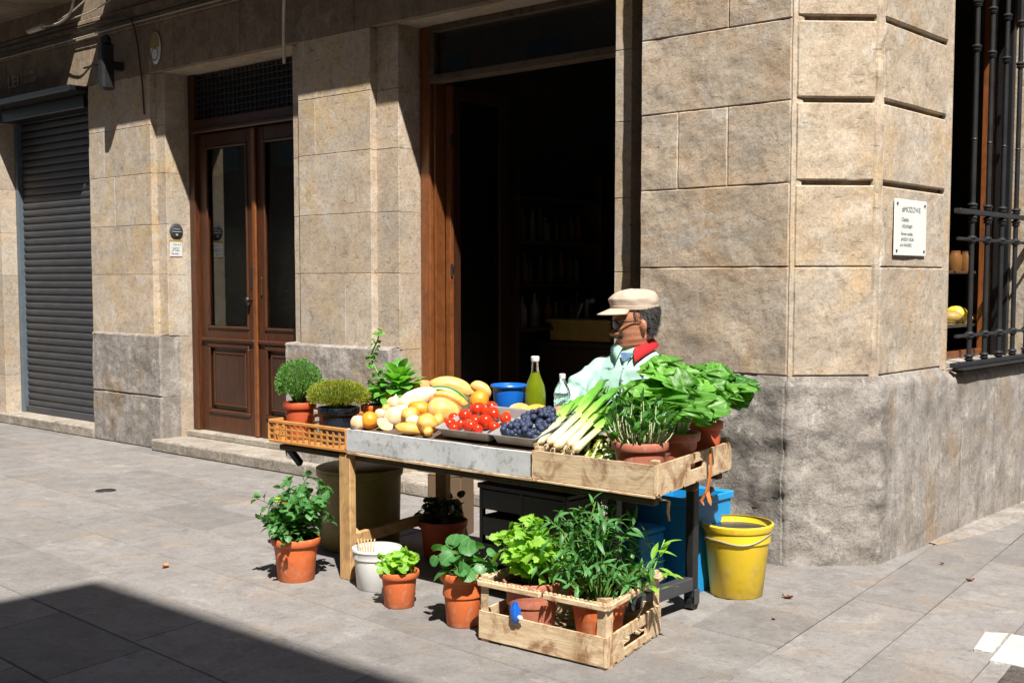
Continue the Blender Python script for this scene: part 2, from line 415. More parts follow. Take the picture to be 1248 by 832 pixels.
# chamfer and side-street pier: raised blocks with deep grooves
mb=MB(); Lc=.4667
for k,(a,b) in enumerate(courses):
    a2=a+(.012 if k>=2 else 0); b2=b-(.012 if k>=1 else 0)
    panel(mb,(0,0,0),UC,NC,.022,Lc-.03,a2,b2,.06,amp=.006,bev=.007,res=.018,seed=40+k,tone=.3+.65*rnd.random())
    panel(mb,(.33,.33,0),UB,NB,.03,.87,a2,b2,.06,amp=.005,bev=.007,res=.02,seed=60+k,tone=.45+.55*rnd.random())
mb.build('corner_blocks',M['stone'],bld)
mb=MB()
def prism(mb,poly,z0,z1,tone=.6,top=True):
    b=len(mb.v); n=len(poly)
    for x,y in poly: mb.vert((x,y,z0),(tone,0,0))
    for x,y in poly: mb.vert((x,y,z1),(tone,0,0))
    for i in range(n): mb.face((b+i,b+(i+1)%n,b+n+(i+1)%n,b+n+i))
    if top: mb.face([b+n+i for i in range(n)]); mb.face([b+i for i in range(n)][::-1])
def rough_post(mb,prof,z0,z1,amp,tone=.7,dz=.03,seed=0):
    rows=[]; n=int((z1-z0)/dz)
    for i in range(n+1):
        z=z0+(z1-z0)*i/n
        rows.append([Vector((x+amp*noise.noise(Vector((x*9,y*9,z*8+seed))),y-amp*noise.noise(Vector((x*9+5,y*9,z*8+seed))),z)) for x,y in prof])
    mb.grid(rows,False,False,tone)
rough_post(mb,[(-.03,.02),(-.012,.006),(-.004,.004),(.008,.018),(.022,.036),(.03,.05)],.98,3.9,.003)
rough_post(mb,[(.285,.315),(.300,.314),(.312,.318),(.324,.330),(.327,.345),(.326,.365),(.30,.37)],.98,3.9,.012,seed=9)
rough_post(mb,[(.30,1.198),(.325,1.201),(.325,1.285),(.30,1.29)],.98,3.9,.001,seed=19)   # margin of the side window
mb.build('corner_margins',M['stone_smooth'],bld)
mb=MB(); core=[(-.95,.04),(-.02,.04),(.289,.349),(.289,1.29),(.0,1.29),(.0,.62),(-.95,.62)]
prism(mb,core,.0,3.9,.35); mb.build('pier_core',M['stone'],bld)
mb=MB(); mb.box(-.946,-.025,.0085,.039,.99,3.9,.001,.95); mb.build('mortar_bed',M['stone_smooth'],bld)
# dark granite base, one rough displaced band wrapping pier, chamfer and side street
def wrap(mb,pts,joints,z0,z1,out,amp,seed,ds=.022,dz=.022,smooth_from=None,top=True):
    P=[Vector((x,y,0)) for x,y in pts]; segs=[]; tot=0
    for i in range(len(P)-1): L=(P[i+1]-P[i]).length; segs.append((tot,L,P[i],(P[i+1]-P[i]).normalized())); tot+=L
    S=set([0,tot]); s=0
    while s<tot: S.add(round(s,4)); s+=ds
    for (a,L,_,_) in segs: S.add(round(a,4))
    for j in joints:
        for e in (-.006,-.002,.002,.006): S.add(round(j+e,4))
    S=sorted(S)
    nm=[Vector((sg[3].y,-sg[3].x,0)) for sg in segs]
    rows=[]
    nz=int((z1-z0)/dz); Z=[z0+(z1-z0)*i/nz for i in range(nz+1)]
    for z in Z:
        row=[]
        for s in S:
            k=max(i for i in range(len(segs)) if s>=segs[i][0]-1e-6); a,L,p0,d=segs[k]
            p=p0+d*(s-a); n=nm[k]
            if abs(s-a)<1e-4 and k>0: n=(nm[k]+nm[k-1]).normalized(); f=1/math.cos(math.acos(max(-1,min(1,nm[k].dot(nm[k-1]))))/2)
            else: f=1
            am=amp
            if smooth_from is not None: am=amp*(1-.8*min(1,max(0,(s-smooth_from)/.08)))
            q=Vector((p.x*6+seed,p.y*6,z*6)); q2=Vector((p.x*16+seed+z*10,p.y*16+z*4,z*16))
            disp=am*noise.fractal(q,1.0,2.1,5)+am*.45*abs(noise.noise(q2))
            for j in joints:
                if abs(s-j)<.004: disp-=.007
            t=(z1-z)
            if t<.05: disp-=.03*(1-t/.05)**2
            row.append(p+n*((out+disp)*f)+Vector((0,0,z*(1-.028*min(1,max(0,(s-2.25)/.08))))))
        rows.append(row)
    if top:
        rows.append([r+ (Vector((0,0,.01)) - (0*r)) for r in rows[-1]])
        last=[]
        for i,s in enumerate(S):
            k=max(j for j in range(len(segs)) if s>=segs[j][0]-1e-6); a,L,p0,d=segs[k]; p=p0+d*(s-a)
            last.append(p-nm[k]*.06+Vector((0,0,(z1+.012)*(1-.028*min(1,max(0,(s-2.25)/.08))))))
        rows.append(last)
    mb.grid(rows,True,False,.6)
mb=MB(); wrap(mb,[(-.96,.0),(0,0),(.33,.33),(.33,6.5)],[.955,2.55,3.9],0,.985,.036,.024,3,smooth_from=1.45)
gbo=mb.build('granite_base',M['plinth'],bld,recalc=False); gbo.data.materials.append(M['plinth_smooth'])
for p_ in gbo.data.polygons:
    if p_.center.y>.42: p_.material_index=1
mb=MB()
rows=[[Vector((x,y,z)) for (x,z) in ((.52+.03*min(1,y-1.3),.0),(.47,.016),(.40,.02),(.36,.022))] for y in (1.35,1.6,2.2,3,4.2,6.5)]
rows[0]=[Vector((.42,1.0,.0)),Vector((.40,1.0,.004)),Vector((.38,1.0,.006)),Vector((.36,1.0,.008))]
mb.grid(rows,True); mb.build('base_kerb',M['plinth_smooth'],bld)

# left facade: courses of smooth stone
def fac(x0,x1,y,cs,cuts=None,amp=.002,depth=.2,tone=None,seed=0):
    mb=MB()
    for k,(a,b) in enumerate(cs):
        c=[x0]+([q for q in (cuts or {}).get(k,[])])+[x1]
        for i in range(len(c)-1):
            panel(mb,(0,y,0),UA,NA,c[i]+(G/2 if i else 0),c[i+1]-(G/2 if i<len(c)-2 else 0),a,b,depth,amp=amp,bev=.003,res=.04,seed=seed+k*3+i,tone=(.35+.6*rnd.random()) if tone is None else tone)
    mb.build('facade_courses',M['stone_smooth'],bld)
lc=[(1.0,1.545),(1.548,1.985),(1.988,2.435),(2.438,2.855),(2.858,3.3)]
fac(-7.38,-6.34,.2,lc,{3:[-7.12],2:[-6.95],1:[]},seed=100)          # pier between shutter and wooden door
fac(-4.28,-3.46,.2,lc,{3:[-4.08],0:[-3.75],2:[]},seed=130)          # pier between wooden door and shop
fac(-7.5,-7.38,.26,lc,seed=160); fac(-6.34,-6.2,.26,lc,seed=170)
fac(-4.42,-4.28,.26,lc,seed=180); fac(-3.46,-3.23,.26,lc,seed=190)
fac(-1.28,-1.16,.20,[(.1,.5),(.503,.997)]+lc,seed=200,depth=.45)
fac(-16,-9.2,.2,[(0.0,.5),(.503,1.0)]+lc,{0:[-12],2:[-11],3:[-10.5]},seed=210)
mb=MB()
mb.box(-16,-1.16,.262,.62,3.3,3.74,.004,.5)      # lintels behind the courses
mb.box(-1.27,-.9,.34,.62,0,3.9,.004,.2)          # recess behind the pier
mb.box(-16,-9.202,.25,.62,0,3.3,.004,.5)
mb.box(-7.5,-6.202,.282,.62,0,3.3,.004,.5)
mb.box(-4.418,-3.232,.282,.62,0,3.3,.004,.5)
mb.build('facade_core',M['stone_smooth'],bld)
mb=MB()
x=-16
while x<-1.16:
    x2=min(x+rnd.uniform(.9,1.5),-1.16); panel(mb,(0,.2,0),UA,NA,x+G/2,x2-G/2,3.303 if x<-7.38 or x>-6.4 else 3.303,3.72,.05,amp=.002,bev=.003,res=.05,tone=.4+.5*rnd.random()); x=x2
mb.box(-16,-1.0,.185,.62,3.722,3.81,.006,.6)
mb.box(-16,-1.0,.165,.62,3.813,3.9,.010,.5); mb.box(-16,-1.0,.18,.62,3.903,4.10,.004,.4)
mb.build('entablature',M['stone_shaded'],bld)
# left plinth blocks
def plinthblock(x0,x1,y,z1,cuts):
    mb=MB()
    for i in range(len(cuts)-1):
        panel(mb,(0,y,0),UA,NA,x0,x1,cuts[i],cuts[i+1]-.003,.2,amp=.008,bev=.012,res=.02,tone=.3+.6*rnd.random(),seed=i+x0)
    rows=[]
    for (yy,zz) in ((y+.003,z1-.02),(y+.006,z1-.008),(y+.02,z1),(y+.12,z1+.006)):
        rows.append([Vector((x0+(x1-x0)*i/10,yy,zz)) for i in range(11)])
    mb.grid(rows,True,False,.6); mb.build('plinth_block',M['plinth_smooth'],bld)
plinthblock(-7.36,-6.20,.165,1.015,[0,.47,1.012]); plinthblock(-4.44,-3.235,.165,1.012,[0,.52,1.012])
# steps
mb=MB()
for a,b in ((-9.35,-8.1),(-8.097,-7.37)): panel(mb,(0,.16,0),UA,NA,a,b,0,.10,.3,amp=.004,bev=.01,res=.03); 
mb.box(-9.3,-7.4,.165,.6,.085,.104,.008,.7)
mb.build('doorstep',M['step'],bld); mb=MB()
xs=[-6.25,-5.2,-4.1,-3.0,-2.0,-1.0]
for a,b in zip(xs,xs[1:]):
    panel(mb,(0,.085,0),UA,NA,a,b-.003,0,.098,.3,amp=.005,bev=.012,res=.03)
    mb.box(a,b-.003,.09,.6,.08,.102,.008,.5+.4*rnd.random())
mb.box(-6.2,-4.42,.42,.56,.103,.155,.006,.6); mb.box(-3.23,-1.28,.42,.56,.103,.14,.006,.5)
mb.build('doorstep',M['step'],bld)
# upper storeys and hidden walls (they shade and close the street)
mb=MB()
mb.box(-16,-.95,.3,.7,3.9,11,.01,.5); prism(mb,[(-.95,.05),(-.02,.05),(.28,.35),(.28,8),(-.2,8),(-.2,.7),(-.95,.7)],3.9,11,.5)
mb.box(.0,.33,2.85,2.98,.96,3.9,.004,.6); mb.box(-.2,.30,2.983,8,.0,3.9,.004,.5); mb.box(.02,.30,1.29,2.85,3.45,3.9,.004,.5); mb.box(.0,.30,1.29,2.85,.5,.93,.004,.5)
mb.box(-.02,.33,1.26,1.285,.96,3.9,.004,.6)
mb.build('upper_wall',M['stone'],bld)
# far reveal of the side window shows an arris block and a little arch spring
mb=MB(); mb.box(.30,.36,2.80,3.0,2.25,2.45,.008,.7); mb.box(.30,.345,2.855,3.1,.96,2.25,.006,.8); mb.build('window_jamb_stone',M['stone_smooth'],bld)
# balconies over the doors: their shade falls across the facade
for nm,x0,x1 in (('balcony_slab',-12.5,-7.33),('balcony_slab',-6.86,-1.0)):
    mb=MB(); mb.box(x0,x1,-.31,.3,4.105,4.26,.012,.5); mb.box(x0+.03,x1-.03,-.27,.3,4.10,4.13,.01,.4); mb.build(nm,M['stone_shaded'],bld)
# interior room behind the openings
mb=MB()
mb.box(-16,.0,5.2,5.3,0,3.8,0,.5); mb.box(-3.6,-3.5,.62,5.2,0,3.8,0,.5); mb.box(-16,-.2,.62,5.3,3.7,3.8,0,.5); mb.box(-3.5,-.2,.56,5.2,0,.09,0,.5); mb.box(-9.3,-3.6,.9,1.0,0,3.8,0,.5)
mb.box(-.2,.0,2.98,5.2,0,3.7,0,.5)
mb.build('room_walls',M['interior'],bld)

# ---- roller shutter
sh=MB(); n=int((3.25-.17)/.0735)
rows=[]
for k in range(n):
    z=.17+k*.0735
    for dz,dy in ((0,.0),(.006,-.006),(.02,-.012),(.045,-.013),(.062,-.007),(.069,.004),(.0733,.006)):
        rows.append([Vector((x,.42+dy+.0015*noise.noise(Vector((x*2,k*1.3,0))),z+dz)) for x in [-9.16+i*.2 for i in range(9)]])
sh.grid(rows,False,False,.5)
shp=sh.build('roller_shutter',M['shutter'],bld)
q=MB(); q.box(-9.16,-7.5,.385,.44,.105,.175,.006,.7); q.build('bottom_rail',M['shutter'],shp)
q=MB(); q.box(-9.2,-9.14,.36,.46,.103,3.3,.004,.5); q.build('guide_rail',M['guide'],shp)
q=MB(); q.box(-7.56,-7.5,.36,.46,.103,3.3,.004,.5); q.build('guide_rail',M['guide'],shp)
q=MB(); q.box(-9.4,-7.40,.02,.42,3.245,3.30,.008,.1); q.box(-9.3,-7.5,.22,.42,3.12,3.245,.008,.1); q.build('shutter_hood',M['black'],bld)

# ---- wooden double door
def moulded(mbw,x0,x1,z0,z1,y,w=.035,h=.02):
    for (a,b,c,d) in ((x0,x1,z0,z0+w),(x0,x1,z1-w,z1)): mbw.box(a,b,y-h,y,c,d,.008)
    mbw.box(x0,x0+w,y-h-.001,y,z0+w*.9,z1-w*.9,.008); mbw.box(x1-w,x1,y-h-.001,y,z0+w*.9,z1-w*.9,.008)
q=MB(); q.box(-6.2,-6.11,.49,.585,.15,3.3,.008,.8); q.box(-4.51,-4.42,.49,.585,.15,3.3,.008,.8); q.box(-6.11,-4.51,.48,.56,2.80,2.90,.008,.3); q.box(-6.11,-4.51,.46,.50,2.78,2.82,.01,.3)
q.build('door_frame',M['door_wood'],bld)
def leaf_door(xl,xr,y,M1=M['door_wood']):
    q=MB(); st=.115
    q.box(xl,xl+st,y,y+.05,.155,2.78,.006,.7); q.box(xr-st,xr,y,y+.05,.155,2.78,.006,.7)
    for z0,z1 in ((.155,.33),(.93,1.08),(2.66,2.78)): q.box(xl+st,xr-st,y+.001,y+.049,z0,z1,.006)
    d=q.build('wooden_door_leaf',M1,bld)
    q=MB(); q.box(xl+st,xr-st,y+.018,y+.036,.33,.93,.002,.3); n=4
    for i in range(n): a=xl+st+.075+(xr-xl-2*st-.15)*i/n; q.box(a+.002,a+(xr-xl-2*st-.15)/n-.002,y+.006,y+.02,.41,.85,.005)
    q.build('lower_panel',M['door_dark'],d)
    q=MB(); moulded(q,xl+st-.008,xr-st+.008,.322,.938,y+.006); moulded(q,xl+st+.055,xr-st-.055,.39,.87,y+.012,.022,.012); moulded(q,xl+st-.008,xr-st+.008,1.07,2.668,y+.006,.026,.016)
    q.box(xl+.02,xr-.02,y-.022,y,.955,.99,.01)
    q.build('moulding',M1,d)
    q=MB(); q.box(xl+st,xr-st,y+.022,y+.028,1.08,2.66,0,.5); q.build('glass_pane',M['pane'],d)
    return d
dl=leaf_door(-6.11,-5.31+.02,.535); dr=leaf_door(-5.285,-4.51,.537)
q=MB(); q.box(-5.315,-5.262,.512,.534,.16,2.78,.008,.6); q.build('meeting_bead',M['frame_wood'],dl)
q=MB(); q.box(-5.372,-5.34,.528,.537,1.42,1.60,.003); q.lathe([(.0,-.01),(.012,-.01),(.013,.02),(.024,.03),(.027,.045),(.018,.058),(0,.06)],(-5.355,.527,1.33),14,M=Matrix.Rotation(PI/2,4,'X')); q.build('handle',M['black_iron'],dl)
q=MB(); q.box(-5.22,-5.20,.522,.538,1.37,1.52,.003); q.build('letter_lock',M['brass'],dr)
q=MB()
for i in range(26): a=-6.08+i*.061; q.box(a,a+.012,.50,.515,2.9,3.28,.002,.4)
for i in range(7): z=2.93+i*.052; q.box(-6.1,-4.52,.501,.514,z,z+.01,.002,.4)
q.build('transom_grille',M['black_iron'],bld)
q=MB(); q.box(-6.1,-4.5,.53,.535,2.9,3.28,0); q.build('transom_pane',M['pane'],bld)
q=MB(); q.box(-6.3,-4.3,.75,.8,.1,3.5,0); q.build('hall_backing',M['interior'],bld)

# ---- shop opening: outer frame, transom window, open glazed leaf
q=MB(); q.box(-3.23,-3.13,.47,.60,.14,3.33,.008,.9); q.box(-3.125,-3.10,.50,.60,.14,2.95,.006,.2); q.build('shop_frame',M['frame_wood'],bld)
q=MB(); q.box(-3.13,-1.28,.46,.56,2.90,2.955,.006,.6); q.box(-3.13,-1.28,.46,.56,3.25,3.30,.006,.6); q.box(-3.13,-3.08,.461,.559,2.955,3.25,.006,.6); q.build('transom_frame',M['old_wood'],bld)
q=MB(); q.box(-3.08,-1.28,.50,.505,2.955,3.25,0); q.build('transom_pane',M['pane'],bld)
q=MB(); X=-3.10
q.box(X,X+.045,.605,.715,.14,2.90,.006,.9); q.box(X,X+.045,1.14,1.24,.14,2.90,.006,.3)
for z0,z1 in ((.14,.26),(2.8,2.9)): q.box(X+.001,X+.044,.715,1.14,z0,z1,.006)
sl=q.build('open_shop_door',M['door_dark'],bld)
q=MB(); q.box(X-.002,X+.05,.600,.635,.14,2.9,.004,.9); q.build('edge_stile',M['frame_wood'],sl)
q=MB(); q.box(X+.02,X+.026,.715,1.14,.26,2.8,0); q.build('glass_pane',M['pane'],sl)
for z in (.6,1.57,2.5): q=MB(); q.tube([(X+.055,.608,z-.045),(X+.055,.608,z+.045)],.009,8); q.box(X+.046,X+.05,.60,.635,z-.03,z+.03,.001); q.build('hinge',M['black_iron'],sl)

# ---- side window: sill, wooden frame and iron grille
q=MB(); q.box(.035,.15,2.79,2.845,.99,3.4,.006,.3); q.build('reveal_shade_panel',M['black'],bld)  # added dark panel standing in for shade on the inner reveal
q=MB()
q.box(-.02,.03,2.70,2.78,.97,3.4,.006,.9); q.box(-.02,.03,1.29,1.36,.97,3.4,.006,.4); q.box(-.02,.03,1.36,2.70,.97,1.03,.006,.4)
q.build('window_frame',M['frame_wood'],bld)
q=MB(); rows=[[Vector((x,y,z)) for (x,z) in ((.375,.955),(.355,.966),(.33,.972),(-.02,.985))] for y in (1.30,1.8,2.3,2.845)]
q.grid(rows,True,False,.6); q.build('window_sill',M['plinth_smooth'],bld)
def knob(mb,p,s=1):
    mb.lathe([(.011*s,-.022),(.019*s,-.016),(.022*s,-.008),(.016*s,-.003),(.021*s,.003),(.025*s,.01),(.019*s,.018),(.011*s,.024)],p,12,tone=.5)
gr=thing('window_grille','black wrought iron window grille with knobbed bars on the side street wall','window grille',(.36,2.05,.97))
def lg(o): o.parent=gr; o.location=(-.36,-2.05,-.97); return o
yy=[1.55,1.80,2.05,2.30,2.55,2.80]
for i,y in enumerate(yy):
    q=MB(); q.tube([(.36,y,.975),(.36,y,2.2),(.36,y,3.6)],.0155,10)
    for z in (1.035,1.17,1.74,1.86,1.935,2.86,3.12,2.32): knob(q,(.36,y,z),1.2 if z!=2.32 else .75)
    lg(q.build('vertical_bar',M['black_iron']))
for z,h in ((1.17,.016),(1.74,.016)):
    q=MB(); q.tube([(.36,1.33,z),(.36,2.2,z),(.36,3.1,z)],.010,8); lg(q.build('cross_bar',M['black_iron']))
for z in (1.90,1.0):
    q=MB(); q.box(.342,.385,1.30,3.1,z-.014,z+.014,.004,.5); lg(q.build('cross_rail',M['black_iron']))
q=MB(); q.box(.35,.42,1.32,3.1,.972,.985,.003,.3); lg(q.build('bottom_plate',M['black_iron']))

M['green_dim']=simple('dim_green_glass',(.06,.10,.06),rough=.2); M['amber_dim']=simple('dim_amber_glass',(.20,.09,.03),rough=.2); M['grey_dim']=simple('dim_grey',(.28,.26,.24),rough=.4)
# ---------------------------------------------------------------- things inside, half seen
sf=thing('display_shelf','dark shelf holding yellow food just inside the barred window','shelf',(-.15,2.85,1.2))
q=MB(); q.box(-.13,.11,-.62,.12,-.02,0,.004); o=q.build('shelf_board',M['cream'],sf)
q=MB(); q.box(-.13,.11,-.62,.12,.34,.36,.004); q.build('shelf_board',M['interior_wood'],sf)
for s,(y,h,m,lab) in enumerate(((2.50,.10,'ochre','yellow loaf at the left end of the shelf behind the grille'),(2.62,.13,'yellow','tall yellow cheese piece on the shelf behind the grille'),(2.76,.07,'ochre','low yellow pastry mid shelf behind the grille'),(2.92,.06,'cream','pale loaf near the orange window frame'))):
    q=MB(); q.ball((-.13,y,1.2+h*.45),1,12,sc=(.085,.08,h*.5),lump=.25,seed=s); tag(q.build('loaf',M[m]),lab,'bread')
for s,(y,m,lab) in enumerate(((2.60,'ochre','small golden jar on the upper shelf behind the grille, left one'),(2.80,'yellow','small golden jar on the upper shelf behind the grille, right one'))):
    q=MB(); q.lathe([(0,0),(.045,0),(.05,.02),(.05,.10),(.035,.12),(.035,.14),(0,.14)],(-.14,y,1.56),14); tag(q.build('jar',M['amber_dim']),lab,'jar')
ct=thing('shop_counter','dark counter inside the unlit shop','counter',(-2.4,2.0,0.09))
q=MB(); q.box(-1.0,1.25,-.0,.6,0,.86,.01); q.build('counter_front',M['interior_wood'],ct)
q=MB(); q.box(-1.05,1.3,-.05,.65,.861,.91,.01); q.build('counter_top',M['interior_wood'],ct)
q=MB(); q.box(-.29,.33,-.13,.15,0,.17,.01,.5); q.box(-.31,.35,-.15,.17,.14,.175,.008,.5)
tag(q.build('yellow_crate',M['ochre'],None,(-2.92,2.05,1.01)),'ochre crate on the dark counter inside the shop','crate')
tp=thing('beer_tap','small chrome tap with a pale lever on the shop counter','tap',(-3.0,2.15,1.0))
q=MB(); q.tube([(0,0,.0),(0,0,.28),(.02,-.02,.33),(.1,-.05,.33)],.02,10); q.build('tap_body',M['steel'],tp)
q=MB(); q.tube([(.0,-.06,.31),(-.09,-.10,.05)],.009,8); q.build('lever',M['white'],tp)
bs=thing('bottle_shelf','dark wall shelf with bottles behind the open glazed door of the shop','shelf',(-3.45,2.4,0.09))
q=MB()
for z in (1.0,1.35,1.7,2.05): q.box(.0,.28,-.9,1.2,z,z+.025,.003)
for y in (-.92,.15,1.2): q.box(.0,.28,y,y+.025,0,2.3,.003)
q.build('shelf_frame',M['interior_wood'],bs)
k=0
for z in (1.025,1.375,1.725):
    for i in range(9):
        y=-.8+i*.1+rnd.uniform(-.01,.01)
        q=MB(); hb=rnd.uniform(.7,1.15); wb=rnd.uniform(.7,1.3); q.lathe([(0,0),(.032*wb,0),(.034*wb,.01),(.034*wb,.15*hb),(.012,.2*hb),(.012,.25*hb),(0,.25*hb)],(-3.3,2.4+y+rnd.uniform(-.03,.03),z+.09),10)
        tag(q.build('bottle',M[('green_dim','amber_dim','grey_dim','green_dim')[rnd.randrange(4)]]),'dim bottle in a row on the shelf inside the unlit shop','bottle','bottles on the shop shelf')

# ---------------------------------------------------------------- small things on the walls
def text_mesh(s,size,mat,parent,M4,name='lettering',ext=.001):
    cu=bpy.data.curves.new('t','FONT'); cu.body=s; cu.size=size; cu.extrude=ext; cu.align_x='LEFT'
    ob=bpy.data.objects.new('t',cu); COL.objects.link(ob)
    dg=bpy.context.evaluated_depsgraph_get(); me=bpy.data.meshes.new_from_object(ob.evaluated_get(dg)); me.transform(M4); me.materials.clear(); me.materials.append(mat)
    bpy.data.objects.remove(ob); bpy.data.curves.remove(cu)
    o=bpy.data.objects.new(name,me); COL.objects.link(o); o.parent=parent; return o
def onwall(u,n,p,sx=1):  # text plane -> wall
    u=Vector(u);n=Vector(n);z=Vector((0,0,1)); return Matrix(((u.x*sx,z.x,n.x,p[0]),(u.y*sx,z.y,n.y,p[1]),(u.z*sx,z.z,n.z,p[2]),(0,0,0,1)))
nt=thing('wall_notice','white enamel notice with faint grey lines of text on the corner pier','sign',(.338,.70,1.78))
q=MB(); q.box(0,.006,-.21,.21,-.15,.15,.003,.6); q.build('plate',M['enamel'],nt)
q=MB()
for a in (-.18,.18):
    for b in (-.125,.125): q.lathe([(.008,0),(.007,.004),(0,.006)],(.006,a,b),10,M=Matrix.Rotation(PI/2,4,'Y'))
q.build('screw',M['black_iron'],nt)
for s,sz,x,z in (('#MOZOWE',.052,-.12,.085),('Claplay.',.036,-.125,.035),('VITATNIBY',.032,-.12,-.002),('Flower candis,',.030,-.13,-.040),('#VEDO VZUR',.030,-.125,-.070),('at li KNOBO.',.030,-.135,-.100)):
    text_mesh(s,sz*.78,M['ink'],nt,onwall((0,1,0),(1,0,0),(.0066,x,z),1.15))
ip=thing('wall_letters','pale metal lettering on the dark wall above the shutter','sign',(-8.95,.196,3.50))
text_mesh('LEI',.16,M['cream'],ip,onwall((1,0,0),(0,-1,0),(0,-.004,-.06),1.25),'large_letters',.004)
text_mesh('LA RIO',.065,M['cream'],ip,onwall((1,0,0),(0,-1,0),(.36,-.004,.03),1.0),'small_letters',.003)
text_mesh('AURORX',.065,M['cream'],ip,onwall((1,0,0),(0,-1,0),(.36,-.004,-.05),1.0),'small_letters',.003)
pl=thing('oval_plaque','oval enamel plaque, yellow above and white below, over the wooden door','plaque',(-6.21,.19,3.50))
q=MB(); q.lathe([(0,.012),(.04,.011),(.075,.006),(.08,0)],(0,0,0),28,M=Matrix.Rotation(PI/2,4,'X'),sy=1.75); q.build('plate',M['enamel'],pl)
q=MB(); rows=[]
for r in (0,.5,.96): rows.append([Vector((.072*r*math.cos(a),-.0135+.003*r*r,.135*r*math.sin(a) if True else 0)) for a in [PI*i/16 for i in range(17)]])
q.grid(rows,True); q.build('yellow_half',M['ochre'],pl)
q=MB(); q.lathe([(.048,0),(.052,.002),(.056,0)],(0,-.012,-.055),20,M=Matrix.Rotation(PI/2,4,'X')); q.build('ring_emblem',M['shutter'],pl)
it=thing('door_intercom','round dark metal intercom on the stone reveal left of the wooden door','intercom',(-6.198,.348,1.93))
q=MB(); q.lathe([(.066,0),(.066,.008),(.060,.013),(0,.015)],(0,0,0),30,M=Matrix.Rotation(PI/2,4,'Y')); q.build('backplate',M['shutter'],it)
q=MB(); q.box(.013,.02,-.045,.045,-.012,-.004,.002); q.box(.013,.018,-.035,.035,.012,.018,.002); q.lathe([(.012,0),(.01,.008),(0,.009)],(.014,0,-.035),12,M=Matrix.Rotation(PI/2,4,'Y')); q.build('button',M['steel'],it)
nl=thing('name_card','small white card with ochre top edge below the round intercom','sign',(-6.198,.345,1.775))
q=MB(); q.box(0,.004,-.062,.062,-.07,.06,.001); q.build('card',M['white'],nl)
q=MB(); q.box(0,.005,-.065,.065,.061,.078,.001); q.build('card_holder',M['ochre'],nl)
for s,x,z in (('Claudi 2',-.03,.03),('Llamar',-.035,.0),('# Taller',-.04,-.02),('Sonada',-.05,-.05)): text_mesh(s,.022,M['ink'],nl,onwall((0,1,0),(1,0,0),(.0045,x,z),1.1))
lp=thing('wall_lamp','black box lamp on a bracket beside the sunlit strip above the shutter','lamp',(-6.76,.195,3.42))
q=MB(); q.box(-.05,.05,-.22,-.10,-.24,.17,.02,.5); q.lathe([(.05,0),(.045,.05),(.02,.08),(0,.085)],(0,-.16,.165),16); q.build('lamp_body',M['black_iron'],lp)
q=MB(); q.box(-.03,.03,-.11,0,-.06,.02,.01,.5); q.build('bracket',M['black_iron'],lp)
q=MB(); q.tube([(-.05,-.15,-.0),(-.46,-.12,.01)],.009,6); q.build('side_arm',M['black_iron'],lp)
# cables
def cable(name,pts,r,mat,lab,cat='cable',grp=None):
    q=MB(); P=[]
    pts=[Vector(p) for p in pts]
    for i in range(len(pts)-1):
        for k in range(6):
            t=k/6; p0=pts[max(0,i-1)];p1=pts[i];p2=pts[i+1];p3=pts[min(len(pts)-1,i+2)]
            P.append(.5*((2*p1)+(p2-p0)*t+(2*p0-5*p1+4*p2-p3)*t*t+(3*p1-p0-3*p2+p3)*t**3))
    P.append(pts[-1]); q.tube(P,r,8); o=q.build(name,mat); return tag(o,lab,cat,grp)
cable('wall_cable',[(-12,.155,3.85),(-9,.155,3.84),(-7.4,.155,3.85),(-6.9,.155,3.84),(-6.5,.14,3.76),(-6.43,.178,3.3),(-6.41,.188,2.95)],.007,M['cable'],'thick dark cable along the cornice that drops between the lamp and the oval plaque')
cable('wall_cable',[(-12,.15,3.79),(-9,.15,3.785),(-7.2,.155,3.79),(-6.6,.155,3.785),(-5,.155,3.79)],.007,M['cable'],'thin dark cable just under the cornice over the shutter')
cable('wall_cable',[(-12,.158,3.745),(-9,.158,3.74),(-7.2,.158,3.745),(-6.6,.158,3.75),(-5,.158,3.75)],.006,M['cable_pale'],'lowest pale wire under the cornice over the shutter')
cable('wall_cable',[(-7.75,-.05,3.86),(-7.4,-.06,3.84),(-7.1,-.10,3.90),(-6.9,-.16,4.10)],.010,M['cable_pale'],'pale cable curling up through the gap between the balconies')
q=MB(); q.tube([(-8.05,-.02,3.86),(-7.72,-.05,3.855)],.028,10); tag(q.build('cable_conduit',M['cable_pale']),'short pale conduit sleeve under the balcony at top left','conduit')
cable('wall_cable',[(-7.55,.02,3.90),(-7.2,-.02,3.93),(-6.9,.0,4.04)],.007,M['cable_pale'],'thin pale wire sagging through the gap between the balconies')
cable('wall_cable',[(-7.5,.12,3.92),(-7.1,.12,3.94),(-6.8,.12,3.99)],.006,M['cable_pale'],'short pale wire lying on the cornice in the sunlit gap')
cable('slanting_rod',[(-4.43,.19,3.16),(-4.18,.0,3.50),(-3.80,-.24,3.93)],.012,M['cable_pale'],'pale slanting rod above the wooden door, from door jamb up to the balcony','rod')  # thin pale tube running out from the jamb towards the balcony
